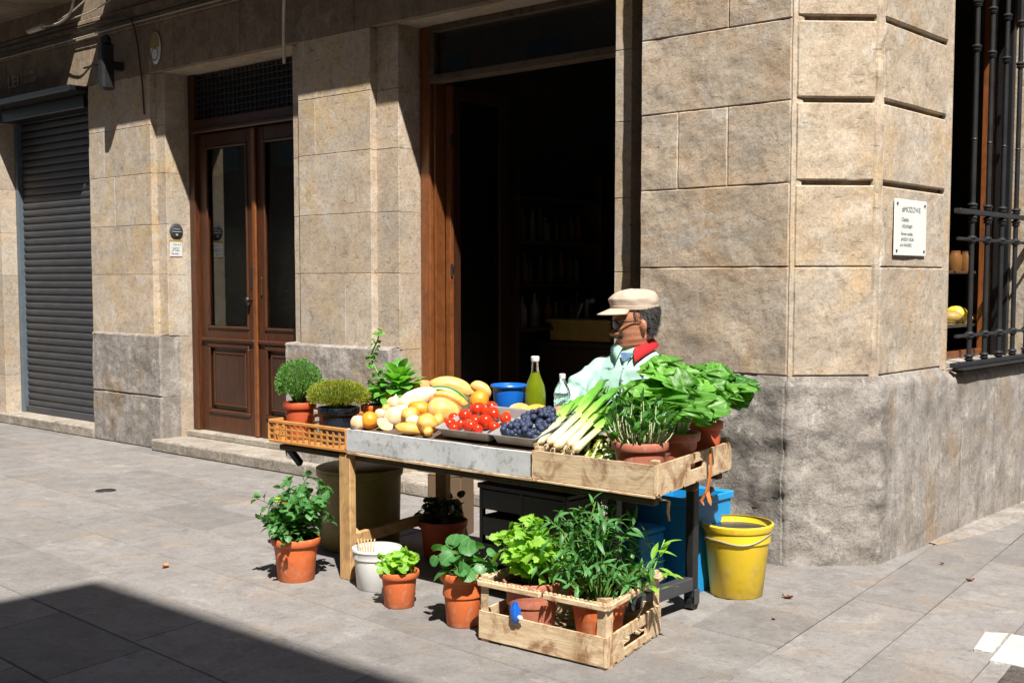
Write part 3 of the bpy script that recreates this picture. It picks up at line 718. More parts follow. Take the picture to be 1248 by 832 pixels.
# ---------------------------------------------------------------- the far side of the street (bounces light, casts the corner shadow at lower left)
def far_house(lab,x0,x1,y0,y1,h,side):
    b=thing('opposite_house',lab,'building',((x0+x1)/2,(y0+y1)/2,0)); 
    def loc(o): o.parent=b; o.location=(-(x0+x1)/2,-(y0+y1)/2,0); return o
    q=MB(); q.box(x0,x1,y0,y1,0,h,.05,.5); loc(q.build('wall',M['render_far']))
    q=MB(); q.box(x0-.0,x1+.0,y0-.0,y1+.0,h,h+.12,.03,.6); loc(q.build('roof_slab',M['stone']))
    for fl in range(int(h//3.2)):
        k=x0+1.2 if side=='A' else y0+1.2
        while k<(x1 if side=='A' else y1)-1.5:
            w=MB(); z=.9+fl*3.2
            if side=='A': w.box(k,k+1.1,y1-.02,y1+.015,z,z+1.9,.01)
            else: w.box(x0-.015,x0+.02,k,k+1.1,z,z+1.9,.01)
            loc(w.build('window',M['pane_far'])); k+=2.6
M['pane_far']=simple('far_glass',(.03,.035,.04),rough=.1,bump=0)
SX,SY=.58,.417
hh=12.0; far_house('tall rendered house across the street, behind the camera',-2.44+SX*hh,20,-22,-2.56-SY*hh,hh-.12,'A')
far_house('rendered house across the street further left',-26,-2.45+SX*12-.3,-22,-10.6,17,'A')
far_house('rendered house across the side street',10.5,18,-6,16,11,'B')
# ---------------------------------------------------------------- market table
RX=Vector((.749,.662,0)); VW=Vector((-.662,.749,0)); UPZ=Vector((0,0,1))
def slope_z(y): return .765+.27*(y+1.70)
tb=thing('market_table','makeshift market table with grey painted front board, wooden left legs and black trestle at right','table',(0,0,0))
q=MB(); q.box(-1.475,-.272,-1.70,-.88,.70,.722,.004,.4); q.box(-2.06,.2,-1.66,-.92,.628,.644,.004,.3)
for y,xe_ in ((-1.68,.33),(-1.3,.27),(-.97,.19)): q.box(-2.08,xe_,y-.02,y+.02,.600,.627,.004,.3)
q.build('tabletop',M['old_wood'],tb)
q=MB(); rows=[]
for (y,z) in ((-1.733,.655),(-1.748,.655),(-1.749,.71),(-1.748,.762),(-1.735,.764)):
    rows.append([Vector((x,y+.004*noise.noise(Vector((x*4,z*9,0)))-.002,z+.004*noise.noise(Vector((x*3,7,z))))) for x in [-1.474+1.2*i/60 for i in range(61)]])
q.grid(rows,False,False,.7); q.build('front_board',M['zinc'],tb)
q=MB(); q.box(-1.476,-.27,-1.752,-1.70,.638,.653,.003,.6); q.box(-1.474,-.272,-1.731,-1.712,.655,.758,.002,.4)
q.build('edge_strip',M['crate_wood'],tb)
q=MB()
rows=[[Vector((x,y if y<-1.35 or x<-1.1 else max(-1.27,-1.705) ,slope_z(y if (y<-1.35 or x<-1.1) else -1.27)-.004)) for x in [-1.46+.099*i for i in range(13)]] for y in (-1.705,-1.4,-1.13)]
rows.append([r-Vector((0,0,.012)) for r in rows[-1]]); rows.append([Vector((p.x,p.y,.725)) for p in rows[2]])
q.grid(rows,False); q.build('display_board',M['old_wood'],tb)
q=MB(); q.box(-1.545,-1.462,-1.742,-1.700,0,.636,.004,.75); q.build('leg',M['leg_wood'],tb)
q=MB(); q.box(-1.66,-1.58,-.95,-.905,0,.6,.004,.3); q.build('leg',M['leg_wood'],tb)
q=MB(); q.box(-1.17,-1.11,-.98,-.93,0,.6,.004,.2); q.build('leg',M['old_wood'],tb)
q=MB(); q.box(-.76,-.70,-1.0,-.95,0,.6,.004,.2); q.build('leg',M['old_wood'],tb)
q=MB(); q.bar((-1.50,-1.698,.20),(-1.62,-.93,.20),.03,.058,.004,.7); q.bar((-1.475,-1.675,.205),(-1.66,-1.60,.235),.028,.058,.004,.8); q.build('cross_brace',M['leg_wood'],tb)
q=MB(); q.bar((-2.07,-1.66,.62),(-1.95,-1.66,.53),.03,.035,.004,.3); q.build('brace',M['black_iron'],tb)
q=MB(); q.box(.07,.115,-1.07,-1.025,.06,.60,.004,.5); q.build('leg',M['black_iron'],tb)
q=MB(); q.box(.07,.115,-1.66,-1.615,.06,.60,.004,.5); q.build('leg',M['black_iron'],tb)
q=MB(); q.box(.068,.117,-1.615,-1.07,.095,.155,.004,.7); q.build('foot_beam',M['shutter'],tb)
for yy_ in (-1.045,-1.64):
    q=MB(); q.tube([(.075,yy_,.035),(.11,yy_,.035)],.034,16); q.build('caster',M['black'],tb)
    q=MB(); q.box(.062,.068,yy_-.02,yy_+.02,.03,.10,.002); q.box(.117,.123,yy_-.02,yy_+.02,.03,.10,.002); q.tube([(.06,yy_,.035),(.125,yy_,.035)],.008,8); q.build('fork',M['shutter'],tb)

# right crate on the table: wonky wooden tray
rc=thing('wooden_crate','shallow pale wooden crate with stained sides at the right end of the table','crate',(0,0,0))
FL,FR,BR,BL=Vector((-.268,-1.747,0)),Vector((.374,-1.745,0)),Vector((.222,-.93,0)),Vector((-.40,-.93,0))
def board(q,a,b,z0,z1,t=.010,wob=.003,tone=None,arch=0,res=24):
    tone=rnd.random() if tone is None else tone
    a=Vector(a);b=Vector(b);d=(b-a).normalized();n=Vector((d.y,-d.x,0)); rows=[]
    for (o,z) in ((-t,z0),(0,z0),(0,(z0+z1)/2),(0,z1),(-t,z1),(-t,z0)):
        rows.append([a+(b-a)*(i/res)+n*(o+wob*noise.noise(Vector((i*.2,z*7,a.x*9))))+Vector((0,0,z+(arch*math.sin(PI*i/res) if z==z1 else 0)+.002*noise.noise(Vector((i*.6,z*30,b.y*5))))) for i in range(res+1)])
    k=q.grid(rows,False,False,tone)
    m=res+1
    q.face([k+r*m for r in range(5)]); q.face([k+r*m+res for r in range(5)][::-1])
q=MB(); board(q,FL,FR,.652,.772,.011,tone=.75); q.build('front_side',M['crate_wood'],rc)
# right side board with a hand hole
q=MB(); d_=(BR-FR)
def seg(t0,t1,z0,z1): board(q,FR+d_*t0+Vector((0,.001,0)),FR+d_*t1,z0,z1,.011,0,tone=.8,res=8)
seg(.0,.42,.652,.772); seg(.60,1,.652,.772); seg(.42,.60,.652,.703); seg(.42,.60,.733,.772); q.build('hand_hole_side',M['crate_wood_y'],rc)
q=MB(); board(q,BR,BL,.652,.772,.011); q.build('back_side',M['crate_wood'],rc)
q=MB(); board(q,BL,FL,.652,.772,.011); q.build('left_side',M['crate_wood_y'],rc)
q=MB()
for i in range(6):
    t0=i/6+.01;t1=(i+1)/6-.01; a=FL.lerp(BL,t0);b=FR.lerp(BR,t0);c=FR.lerp(BR,t1);d=FL.lerp(BL,t1); tn_=rnd.random()
    lo=[q.vert((p.x,p.y,.646),(tn_,0,0)) for p in (a,b,c,d)]; hi=[q.vert((p.x,p.y,.655),(tn_,0,0)) for p in (a,b,c,d)]
    q.face(hi); q.face(lo[::-1])
    for k in range(4): q.face((lo[k],lo[(k+1)%4],hi[(k+1)%4],hi[k]))
q.box(-.262,.368,-1.752,-1.70,.640,.650,.002,.9)
q.build('slat_floor',M['crate_wood'],rc)
for P_,ax in ((FR,(-.022,.022)),(FL,(.022,.022)),(BR,(-.02,-.022)),(BL,(.022,-.022))):
    c=P_+Vector((ax[0],ax[1],0)); q=MB(); q.box(c.x-.016,c.x+.016,c.y-.016,c.y+.016,.655,.79,.003); q.build('corner_post',M['crate_wood'],rc)
# left crate: orange lattice
lcr=thing('lattice_crate','shallow orange lattice crate of potted plants at the left end of the table','crate',(-1.79,-1.45,.645))
def lattice(q,a,b,z0,z1,n,nz,t=.008,bar=.016):
    a=Vector(a);b=Vector(b);d=(b-a).normalized();L=(b-a).length
    q.bar(a+Vector((0,0,z1-.009)),b+Vector((0,0,z1-.009)),.016,.018,.003,.9); q.bar(a+Vector((0,0,z0+.008)),b+Vector((0,0,z0+.008)),.014,.016,.003,.7)
    for i in range(n+1):
        p=a+d*(L*i/n); q.bar(p+Vector((0,0,z0+.016)),p+Vector((0,0,z1-.018)),t,bar,.002,.3+.6*rnd.random(),up=(d.x,d.y,0))
    for i in range(1,nz):
        z=z0+.016+(z1-z0-.034)*i/nz; q.bar(a+Vector((0,0,z)),b+Vector((0,0,z)),t*.8,.012,.002,.6)
X0,X1,Y0,Y1=-.312,.308,-.296,.25
for a,b,n in (((X0,Y0,0),(X1,Y0,0),13),((X1,Y0,0),(X1,Y1,0),11),((X1,Y1,0),(X0,Y1,0),13),((X0,Y1,0),(X0,Y0,0),11)):
    q=MB(); lattice(q,a,b,.0,.12,n,3); q.build('lattice_side',M['lattice'],lcr)
q=MB(); q.box(X0,X1,Y0,Y1,-.002,.006,.002); q.build('crate_floor',M['lattice'],lcr)

# ---------------------------------------------------------------- produce
def veg_mat(n,c1,c2,rough=.45,**k): M[n]=simple(n,c1,c2,rough=rough,scale=14,bump=.08,bscale=50,tone=.12,**k)
veg_mat('v_onion',(.80,.72,.60),(.74,.42,.16),.4,dirt=.1); veg_mat('v_orange',(.76,.21,.006),(.80,.36,.03),dirt=.2); veg_mat('v_yellow',(.78,.28,.015),(.80,.52,.16),dirt=.2)
veg_mat('v_cream',(.84,.76,.60),(.80,.58,.32),dirt=.15); veg_mat('v_creamy',(.80,.54,.22),(.78,.34,.06),dirt=.15); veg_mat('v_red',(.46,.010,.006),(.58,.05,.01),.22); veg_mat('v_redorange',(.70,.15,.03),(.72,.24,.06),.4)
veg_mat('v_green',(.03,.10,.02),(.10,.22,.05)); veg_mat('v_brick',(.62,.22,.07),(.66,.28,.10),.7); veg_mat('v_pumpkin',(.85,.33,.02),(.88,.44,.04),.5); veg_mat('v_blue',(.010,.016,.045),(.035,.05,.11),.6)
veg_mat('v_stem',(.10,.16,.03),(.16,.2,.05))
def stripes(name,c1,c2,n):
    t=NT(name); _,al,ac=t.att(); s=t.math('SINE',t.math('MULTIPLY',ac,n)); t.set(Base_Color=t.mix(t.ramp(s,[(.4,0),(.6,1)]),c1,c2),Roughness=.4); return t.m
M['v_stripe']=stripes('v_stripe',(.04,.14,.02),(.75,.68,.30),31.4)
M['v_stripe2']=stripes('v_stripe2',(.03,.10,.02),(.60,.66,.40),18.8)
def fruit(kind,p,rx,ry,rot,seed):
    """an uneven fruit with its long axis in direction rot; returns (body builder, material)"""
    ax=(RX*math.cos(R(rot))+UPZ*math.sin(R(rot))).normalized(); y_=VW; z_=ax.cross(y_).normalized()
    if z_.z<0: z_=-z_
    Mx=Matrix(((ax.x,y_.x,z_.x,0),(ax.y,y_.y,z_.y,0),(ax.z,y_.z,z_.z,0),(0,0,0,1)))
    q=MB(); n=26; m=18; rows=[];att=[]
    bend={'greenz':.30,'yellowz':.28,'redp':.22,'zucchini':.12,'marrow':.15,'bigsq':.12,'squash':.08}.get(kind,0)
    for i in range(m+1):
        t=PI*i/m; row=[];at_=[]
        pr=math.sin(t)
        if kind in('greenz','yellowz','redp','zucchini','marrow'): pr=max(0,math.sin(t))**.55
        if kind in('cream','creamy','squash'): pr*=1+.18*math.cos(t)
        if kind in('onion','onionbig'): pr*=1+.10*math.cos(t*1)
        for j in range(n):
            a=2*PI*j/n; d=Vector((-math.cos(t),pr*math.cos(a),pr*math.sin(a)))
            k=1+.05*noise.noise(d*1.6+Vector((seed*2.3,seed,0)))
            if kind in('gourd','pumpk','bigsq'): k*=1+.05*abs(math.sin(a*5))*(pr)
            if kind in('potato','palepot','orangep','brick','squash','wedge'): k*=1+.16*noise.noise(d*1.3+Vector((seed*5.1,0,seed)))
            P=Vector((d.x*rx,d.y*ry,d.z*ry))*k
            if kind=='wedge' : P.y=max(P.y,-ry*.35)
            if kind=='onion' or kind=='onionbig':
                if t>PI*.86: P.x+=ry*.35*((t/PI-.86)/.14)**2
            P.z-=bend*rx*(d.x**2-.3)
            P=Mx@P; row.append(P); at_.append((.5,i/m,j/n))
        rows.append(row);att.append(at_)
    q.grid(rows,True,True,.5,att)
    return q
FR_=[('onion',-1.424,-1.714,0.795,0.037,0.034,0,'white onion at the left corner of the grey front board'),
('gourd',-1.378,-1.680,0.808,0.039,0.039,0,'ribbed orange yellow gourd beside the corner onion'),
('onion',-1.413,-1.577,0.825,0.029,0.027,0,'pale small onion behind the ribbed gourd'),
('onionbig',-1.265,-1.625,0.829,0.046,0.044,70,'large white onion near the front left of the heap'),
('wedge',-1.274,-1.676,0.796,0.040,0.024,-25,'cut white wedge leaning on the front board below the large onion'),
('squash',-1.061,-1.697,0.792,0.072,0.025,-8,'long yellow squash lying along the front edge of the heap'),
('potato',-1.189,-1.586,0.835,0.042,0.042,0,'yellow potato right of the large white onion'),
('orangep',-1.212,-1.490,0.858,0.060,0.037,-12,'bright orange oval squash in the middle of the heap'),
('potato',-1.002,-1.652,0.820,0.049,0.043,0,'round yellow orange potato just above the long yellow squash'),
('potato',-0.992,-1.590,0.826,0.026,0.035,0,'small upright yellow potato next to the tomatoes'),
('cream',-1.343,-1.387,0.894,0.100,0.048,25,'largest cream coloured squash leaning up in the heap'),
('creamy',-1.028,-1.515,0.865,0.076,0.056,-15,'plump pale yellow squash beside the tomatoes'),
('onion',-1.470,-1.428,0.868,0.030,0.038,80,'small pale onion below the red pepper at the back left'),
('pepper',-1.565,-1.374,0.883,0.036,0.032,0,'red orange pepper beside the plant pots'),
('potato',-1.476,-1.480,0.840,0.024,0.024,0,'small orange tuber at the left edge of the heap'),
('orangep',-1.366,-1.480,0.848,0.030,0.028,0,'small orange root under the cream squash'),
('zucchini',-1.546,-1.298,0.896,0.062,0.026,15,'dark striped courgette behind the cream squash'),
('marrow',-1.625,-1.206,0.922,0.065,0.018,8,'thin cream courgette at the back left of the heap'),
('brick',-1.485,-1.207,0.932,0.055,0.038,-15,'brick orange sweet potato at the top of the heap'),
('bigsq',-1.291,-1.182,0.943,0.110,0.042,-15,'long cream and yellow squash crowning the heap'),
('bigsq',-1.115,-1.155,0.942,0.055,0.030,-35,'short cream squash end at the top right of the heap'),
('pumpk',-0.990,-1.304,0.905,0.043,0.043,0,'small orange pumpkin behind the tomatoes'),
('redp',-1.143,-1.372,0.878,0.088,0.023,-25,'long red orange pepper under the striped courgettes'),
('yellowz',-1.162,-1.305,0.897,0.095,0.022,-27,'long yellow courgette between pepper and striped courgette'),
('greenz',-1.216,-1.265,0.914,0.108,0.022,-27,'long green striped courgette curving over the heap'),
('potato',-0.957,-1.692,0.789,0.021,0.021,0,'small yellow tuber in front of the tomato tray'),
('orangep',-1.12,-1.45,0.85,0.045,0.035,10,'orange tuber half hidden in the middle of the heap'),
('palepot',-1.31,-1.53,0.842,0.038,0.034,10,'pale tuber half hidden behind the large onion'),
('palepot',-1.13,-1.62,0.815,0.034,0.03,10,'pale tuber tucked under the long yellow squash')]
KM={'onion':('onion','v_onion'),'onionbig':('onion','v_onion'),'gourd':('gourd','v_orange'),'wedge':('onion_wedge','v_cream'),'squash':('squash','v_yellow'),'potato':('potato','v_yellow'),'palepot':('potato','v_cream'),'orangep':('squash','v_orange'),'cream':('squash','v_cream'),'creamy':('squash','v_creamy'),'pepper':('pepper','v_redorange'),'zucchini':('courgette','v_stripe2'),'marrow':('courgette','v_cream'),'brick':('sweet_potato','v_brick'),'bigsq':('squash','v_creamy'),'pumpk':('pumpkin','v_orange'),'redp':('pepper','v_redorange'),'yellowz':('courgette','v_yellow'),'greenz':('courgette','v_stripe')}
for s,(k,x,y,z,rx,ry,rot,lab) in enumerate(FR_):
    rx*=1.1; ry*=1.12
    nm,mt=KM[k]; o=fruit(k,None,rx,ry,rot,s+1).build(nm,M[mt],None,(x,y,z)); tag(o,lab,nm.replace('_',' '),'vegetables heaped on the grey fronted table')
# metal trays with tomatoes and blue berries
def tray(x0,x1,y0,y1,lab):
    o_=thing('metal_tray',lab,'tray',((x0+x1)/2,(y0+y1)/2,slope_z((y0+y1)/2)+.006)); ang=math.atan(.27)
    w=(x1-x0)/2; d=(y1-y0)/2; q=MB(); rows=[]
    Mx=Matrix.Rotation(ang,4,'X')
    for (ins,z) in ((.03,.0),(.012,.002),(.0,.046),(-.008,.048),(-.008,.044),(.003,.042),(.016,.006),(.032,.004)):
        row=[]
        for (sx,sy) in ((-1,-1),(1,-1),(1,1),(-1,1)):
            for k in range(5):
                a=(math.atan2(sy,sx)-PI/4)+PI/2*k/4; r=.02
                row.append(Mx@Vector((sx*(w-ins-r)+r*math.cos(a),sy*(d-ins-r)+r*math.sin(a),z)))
        rows.append(row)
    b=q.grid(rows,True,True,.5); q.face(list(range(b,b+20))[::-1]); q.face(list(range(b+140,b+160)))
    o=q.build('tray_body',M['steel'],o_); return o_
tray(-.885,-.556,-1.705,-1.40,'left metal tray heaped with red tomatoes'); tray(-.545,-.285,-1.705,-1.42,'right metal tray full of dark blue berries')
def tomato(r,seed):
    q=MB(); rows=[]
    for i in range(15):
        t=PI*i/14; row=[]
        for j in range(24):
            a=2*PI*j/24; k=1+.035*math.cos(5*a+seed)*math.sin(t)-.22*math.exp(-(t/.35)**2)
            row.append(Vector((r*k*math.sin(t)*math.cos(a),r*k*math.sin(t)*math.sin(a),r*k*.9*math.cos(t))))
        rows.append(row)
    q.grid(rows,True,True,.5); return q
TM=[(-0.885,-1.621,0.826,0.031),(-0.931,-1.546,0.843,0.027),(-0.870,-1.530,0.855,0.035),(-0.752,-1.621,0.829,0.034),(-0.864,-1.451,0.880,0.040),(-0.696,-1.575,0.845,0.038),(-0.689,-1.639,0.817,0.026),(-0.825,-1.389,0.889,0.032),(-0.725,-1.487,0.872,0.035),(-0.831,-1.604,0.825,0.025),(-0.788,-1.459,0.870,0.031),(-0.640,-1.50,0.859,0.028),(-.80,-1.53,.835,.034),(-.62,-1.60,.83,.028),(-.82,-1.66,.812,.026)]
tproto=None
for i,(x,y,z,r) in enumerate(TM):
    if not tproto:
        q=tomato(1.0,1); tproto=thing('tomato','red tomato heaped in the left metal tray','tomato',(x,y,z),0,'tomatoes in the metal tray'); q.build('tomato_skin',M['v_red'],tproto)
        q=MB()
        for k in range(5):
            a=2*PI*k/5; q.tube([(0,0,.70),(.22*math.cos(a),.22*math.sin(a),.80),(.42*math.cos(a),.42*math.sin(a),.80)],[.06,.05,.01],5)
        q.tube([(0,0,.68),(.02,0,.95)],.05,6); q.build('calyx',M['v_stem'],tproto); o=tproto
    else: o=dup(tproto,(x,y,z))
    o.scale=(r,r,r); o.rotation_euler=(rnd.uniform(-1.1,.3),rnd.uniform(-.9,.9),rnd.uniform(0,6))
bp=None; k=0
while k<135:
    x=rnd.uniform(-.52,-.31); y=rnd.uniform(-1.68,-1.435); lay=k//75
    z=slope_z(y)+.028+lay*.022+.012*rnd.random()+ .022*(1-((x+.415)/.12)**2)
    if bp is None:
        q=MB(); rows=[]
        for i in range(11):
            t=PI*i/10; rows.append([Vector((math.sin(t)*math.cos(a),math.sin(t)*math.sin(a),.93*math.cos(t)*(1-.25*math.exp(-(t/.3)**2)))) for a in [2*PI*j/14 for j in range(14)]])
        q.grid(rows,True,True,.5); bp=q.build('blue_berry',M['v_blue'],None,(x,y,z)); tag(bp,'dark blue berry heaped in the right metal tray','berry','blue berries in the metal tray'); o=bp
    else: o=bp.copy(); COL.objects.link(o); o.location=(x,y,z)
    r=rnd.uniform(.013,.0175); o.scale=(r,r,r); o.rotation_euler=(rnd.uniform(-.9,.9),rnd.uniform(-.9,.9),0); k+=1
# pumpkin wedges
def wedge(p,L,h,t,rz,mat,lab):
    q=MB(); rows=[]
    for i in range(15):
        u=i/14; x=(u-.5)*L; hh_=h*(1-.25*(2*u-1)**2); c=.25*h*((2*u-1)**2)
        rows.append([Vector((x,-t/2,-c)),Vector((x,-t/2,hh_*.5)),Vector((x,-t/2+.004,hh_-c)),Vector((x,t/2-.006,hh_*.9-c)),Vector((x,t/2,hh_*.4-c)),Vector((x,t/2-.004,-c))])
    b=q.grid(rows,False,True,.5); q.face(range(b,b+6)); q.face(list(range(b+84,b+90))[::-1])
    o=q.build('pumpkin_wedge',M[mat],None,p); o.rotation_euler=(-.15,R(8),rz); tag(o,lab,'pumpkin')
wedge((-.575,-1.345,.862),.135,.055,.04,R(38),'v_pumpkin','bright orange pumpkin wedge behind the blue berries')
wedge((-.70,-1.33,.868),.11,.045,.04,R(52),'v_yellow','pale yellow pumpkin wedge left of the bright orange one')
q=MB(); q.tube([(-.05,0,0),(-.02,0,.004),(.05,0,.0)],[.004,.014,.018],12); tag(q.build('carrot',M['v_redorange'],None,(-.735,-1.405,.875)),'stubby red orange carrot behind the tomatoes','carrot')
# blue cup, bottles
cp=thing('plastic_cup','bright blue plastic cup behind the tomatoes','cup',(-1.03,-1.04,.722))
q=MB(); q.lathe([(0,0),(.058,0),(.062,.004),(.082,.226),(.092,.230),(.094,.238),(.090,.244),(.082,.242),(.078,.232),(.060,.01),(0,.008)],(0,0,0),40); q.build('cup_body',M['cup_blue'],cp)
gbt=thing('green_bottle','tall bottle of yellow green liquid with white cap behind the table','bottle',(-.885,-1.0,.722))
q=MB(); q.lathe([(0,0),(.05,0),(.054,.006),(.054,.205),(.047,.245),(.030,.285),(.021,.31),(.0,.311)],(0,0,0),36); q.build('liquid',M['green_glass'],gbt)
q=MB(); q.lathe([(.0215,.308),(.018,.33),(.0165,.365),(.019,.37),(.0165,.372),(.0,.374)],(0,0,0),28); q.build('bottle_neck',M['glass'],gbt)
q=MB(); q.lathe([(.02,.366),(.0215,.37),(.0215,.388),(.017,.392),(0,.393)],(0,0,0),28); q.build('cap',M['white'],gbt)
cb=thing('clear_bottle','clear ribbed plastic bottle with white cap beside the man\'s hand','bottle',(-.715,-.99,.722))
prof=[(0,0),(.036,0),(.042,.008)]
for i in range(14): z=.02+i*.013; prof.append((.0435-.0022*(i%2)+.0,z))
prof+= [(.043,.205),(.036,.235),(.022,.262),(.0145,.275),(.0135,.295)]
q=MB(); q.lathe(prof,(0,0,0),32); q.build('bottle_body',M['glass'],cb)
q=MB(); q.lathe([(.0155,.288),(.016,.292),(.016,.308),(.013,.311),(0,.311)],(0,0,0),24); q.build('cap',M['white'],cb)
# leeks
t=NT('leek_skin'); tn,al,ac=t.att(); c=t.ramp(al,[(0,(.50,.34,.16)),(.05,(.70,.66,.46)),(.25,(.66,.68,.40)),(.48,(.36,.52,.12)),(.7,(.12,.34,.03)),(1,(.04,.17,.015))])
sn=t.noise(t.coord((60,60,60)),1,4); c=t.mix(1,c,t.ramp(sn,[(.3,.8),(.7,1.08)]),'MULTIPLY')
ln=t.math('SINE',t.math('MULTIPLY',ac,75)); c=t.mix(t.math('MULTIPLY',t.ramp(ln,[(.5,0),(1,1)]),.18),c,(.1,.2,.03)); t.set(Base_Color=c,Roughness=.38); t.bump(ln,.25,.001); M['leek']=t.m
def leek(p0,p1,r,lab,seed):
    """bulb end with root tuft, shaft, and flat fanned green leaves"""
    p0=Vector(p0);p1=Vector(p1); d=(p1-p0); L=d.length; d.normalize(); sdv=d.cross(UPZ).normalized(); upv=sdv.cross(d)
    rr=random.Random(seed); o_=thing('leek',lab,'leek',p0,0,'leeks in the wooden crate')
    q=MB(); rows=[];att=[]
    for i in range(20):
        u=i/19; c=d*(L*.75*u)+upv*(-.02*math.sin(PI*u)*0)
        rad=r*(1.25*min(1,(u/.06+.15))**.6 if u<.06 else 1.25-.35*min(1,(u-.06)/.35)); el=1-.35*u
        rows.append([c+(sdv*math.cos(a)*(1+.45*u)+upv*math.sin(a)*el)*rad for a in [2*PI*j/16 for j in range(16)]]); att.append([(.5,u*.62,j/16) for j in range(16)])
    b=q.grid(rows,True,True,.5,att); q.face(range(b,b+16)); q.build('shaft',M['leek'],o_)
    q=MB()
    for k in range(5):
        off=sdv*rr.uniform(-1,1); le=L*rr.uniform(.45,.62); st=d*L*rr.uniform(.50,.66); W=r*rr.uniform(1.3,1.9)
        dd=(d+off*.22+upv*rr.uniform(-.05,.14)).normalized(); s2=(dd.cross(upv)).normalized(); u2=s2.cross(dd); rows=[];att=[]
        for i in range(9):
            u=i/8; c=st+off*r*.3+dd*le*u-UPZ*(.05*u*u*rr.uniform(.3,1.2)); w=W*(1-.75*u**3)
            rows.append([c+s2*(w*a)+u2*(abs(a)*w*.55) for a in (-1,-.5,0,.5,1)]); att.append([(.5,.55+.45*u,a*.5+.5) for a in (-1,-.5,0,.5,1)])
        q.grid(rows,True,False,.5,att)
    q.build('green_leaves',M['leek'],o_)
    q=MB()
    for k in range(14):
        a=rr.uniform(0,6.28); v_=(-d+(sdv*math.cos(a)+upv*math.sin(a))*.7).normalized(); q.tube([v_*.0,v_*.012,v_*.022-UPZ*.004],[.0016,.001,.0004],4)
    q.build('roots',M['v_cream'],o_)
for i,(a,b,r,lab) in enumerate((((-.283,-1.69,.795),(-.370,-1.28,.955),.016,'leftmost leek, its white root over the crate edge'),((-.226,-1.69,.797),(-.235,-1.27,1.01),.017,'second leek from the left, its green end highest'),((-.18,-1.70,.786),(-.20,-1.27,.985),.018,'third leek from the left with browned root'),((-.113,-1.69,.80),(-.19,-1.30,.95),.016,'fourth leek from the left'),((-.085,-1.69,.782),(-.13,-1.32,.91),.016,'rightmost leek with a green cut root end'),((-.24,-1.66,.775),(-.30,-1.32,.875),.016,'leek lying underneath the others'),((-.16,-1.66,.77),(-.22,-1.3,.86),.015,'thin leek lying under the third and fourth leeks'))):
    leek(a,b,r,lab,i+3)
# ---------------------------------------------------------------- under and beside the table
def bucket(prof_out,th,n=48,wob=0):
    inner=[(max(0,r-th),z+ (th if i==0 else 0)) for i,(r,z) in enumerate(prof_out)][::-1]
    q=MB(); q.lathe([(0,prof_out[0][1])]+prof_out+inner+[(0,prof_out[0][1]+th)],(0,0,0),n,wob=wob); return q
bk=thing('yellow_bucket','yellow plastic bucket with wire handle standing by the granite corner','bucket',(.105,-.672,0))
bucket([(.118,0),(.124,.006),(.150,.255),(.153,.262),(.158,.264),(.160,.315),(.166,.318),(.170,.33),(.172,.345),(.166,.35)],.004).build('bucket_body',M['yellow'],bk)
q=MB(); q.tube([Vector((.163*math.cos(a),.163*math.sin(a),.318-.040*max(0,math.cos(a+1.15))-.012*math.sin(2*a)**2)) for a in [-2.7+3.1*i/20 for i in range(21)]],.0028,6); q.build('handle',M['steel'],bk)
q=MB(); q.lathe([(0,.318),(.08,.320),(.157,.318)],(0,0,0),32,tone=.5); q.build('dirty_water',M['navy'],bk)
tbk=thing('white_bucket','white plastic tub with pale cloth and thin wooden sticks','bucket',(-1.272,-1.735,0))
bucket([(.093,0),(.098,.005),(.112,.15),(.118,.153),(.119,.185),(.124,.19),(.122,.20)],.004,wob=.01).build('bucket_body',M['white'],tbk)
q=MB(); rows=[]
for i in range(12):
    r=.112*i/11; rows.append([Vector((r*math.cos(a),r*math.sin(a),.155+.035*noise.noise(Vector((r*26*math.cos(a),r*26*math.sin(a),3)))+.02*max(0,r/.11*math.cos(a-1.0)))) for a in [2*PI*j/30 for j in range(30)]])
q.grid(rows,True,True,.7); tag(q.build('crumpled_cloth',M['cloth_white'],None,(-1.272,-1.735,.0)),'crumpled white cloth inside the white tub','cloth')
for k in range(6):
    a=k*.25; q=MB(); q.tube([(0,0,0),(-.035+.006*k,.0+.004*k,.11)],.0042,6); tag(q.build('wooden_stick',M['leg_wood'],None,(-1.335+.008*k,-1.775+.006*k,.125)),'thin wooden stick standing in the white tub','stick','sticks in the white tub')
yb=thing('storage_bin','tall yellowed plastic bin standing in the shade under the table','bin',(-2.03,-1.18,0))
bucket([(.215,0),(.222,.008),(.232,.40),(.243,.41),(.245,.45),(.238,.455)],.006).build('bin_body',M['olive_bin'],yb)
q=MB(); q.lathe([(0,.48),(.12,.476),(.22,.462),(.243,.45),(.246,.43)],(0,0,0),40); q.build('lid',M['olive_bin'],yb)
q=MB(); q.box(-.11,.11,-.09,.09,0,.36,.006,.5); q.box(-.112,-.0,-.092,.092,.36,.364,.001,.7); q.box(.002,.112,-.092,.092,.36,.364,.001,.6)
o=q.build('cardboard_box',M['cardboard'],None,(-1.86,-.62,.0)); o.rotation_euler=(0,0,R(18)); tag(o,'brown cardboard box standing in the shade behind the table legs','box')
bx=thing('blue_box','large bright blue plastic box standing behind the table trestle','box',(-.205,-.665,0))
q=MB()
for (a,b,c,d) in ((-.17,.17,-.165,-.155),(-.17,.17,.155,.165),):
    q.box(a,b,c,d,0,.455,.004,.6)
q.box(-.17,-.16,-.155,.155,0,.455,.004,.6); q.box(.16,.17,-.155,.155,0,.455,.004,.6); q.box(-.165,.165,-.16,.16,0,.012,.002); q.build('box_wall',M['blue'],bx)
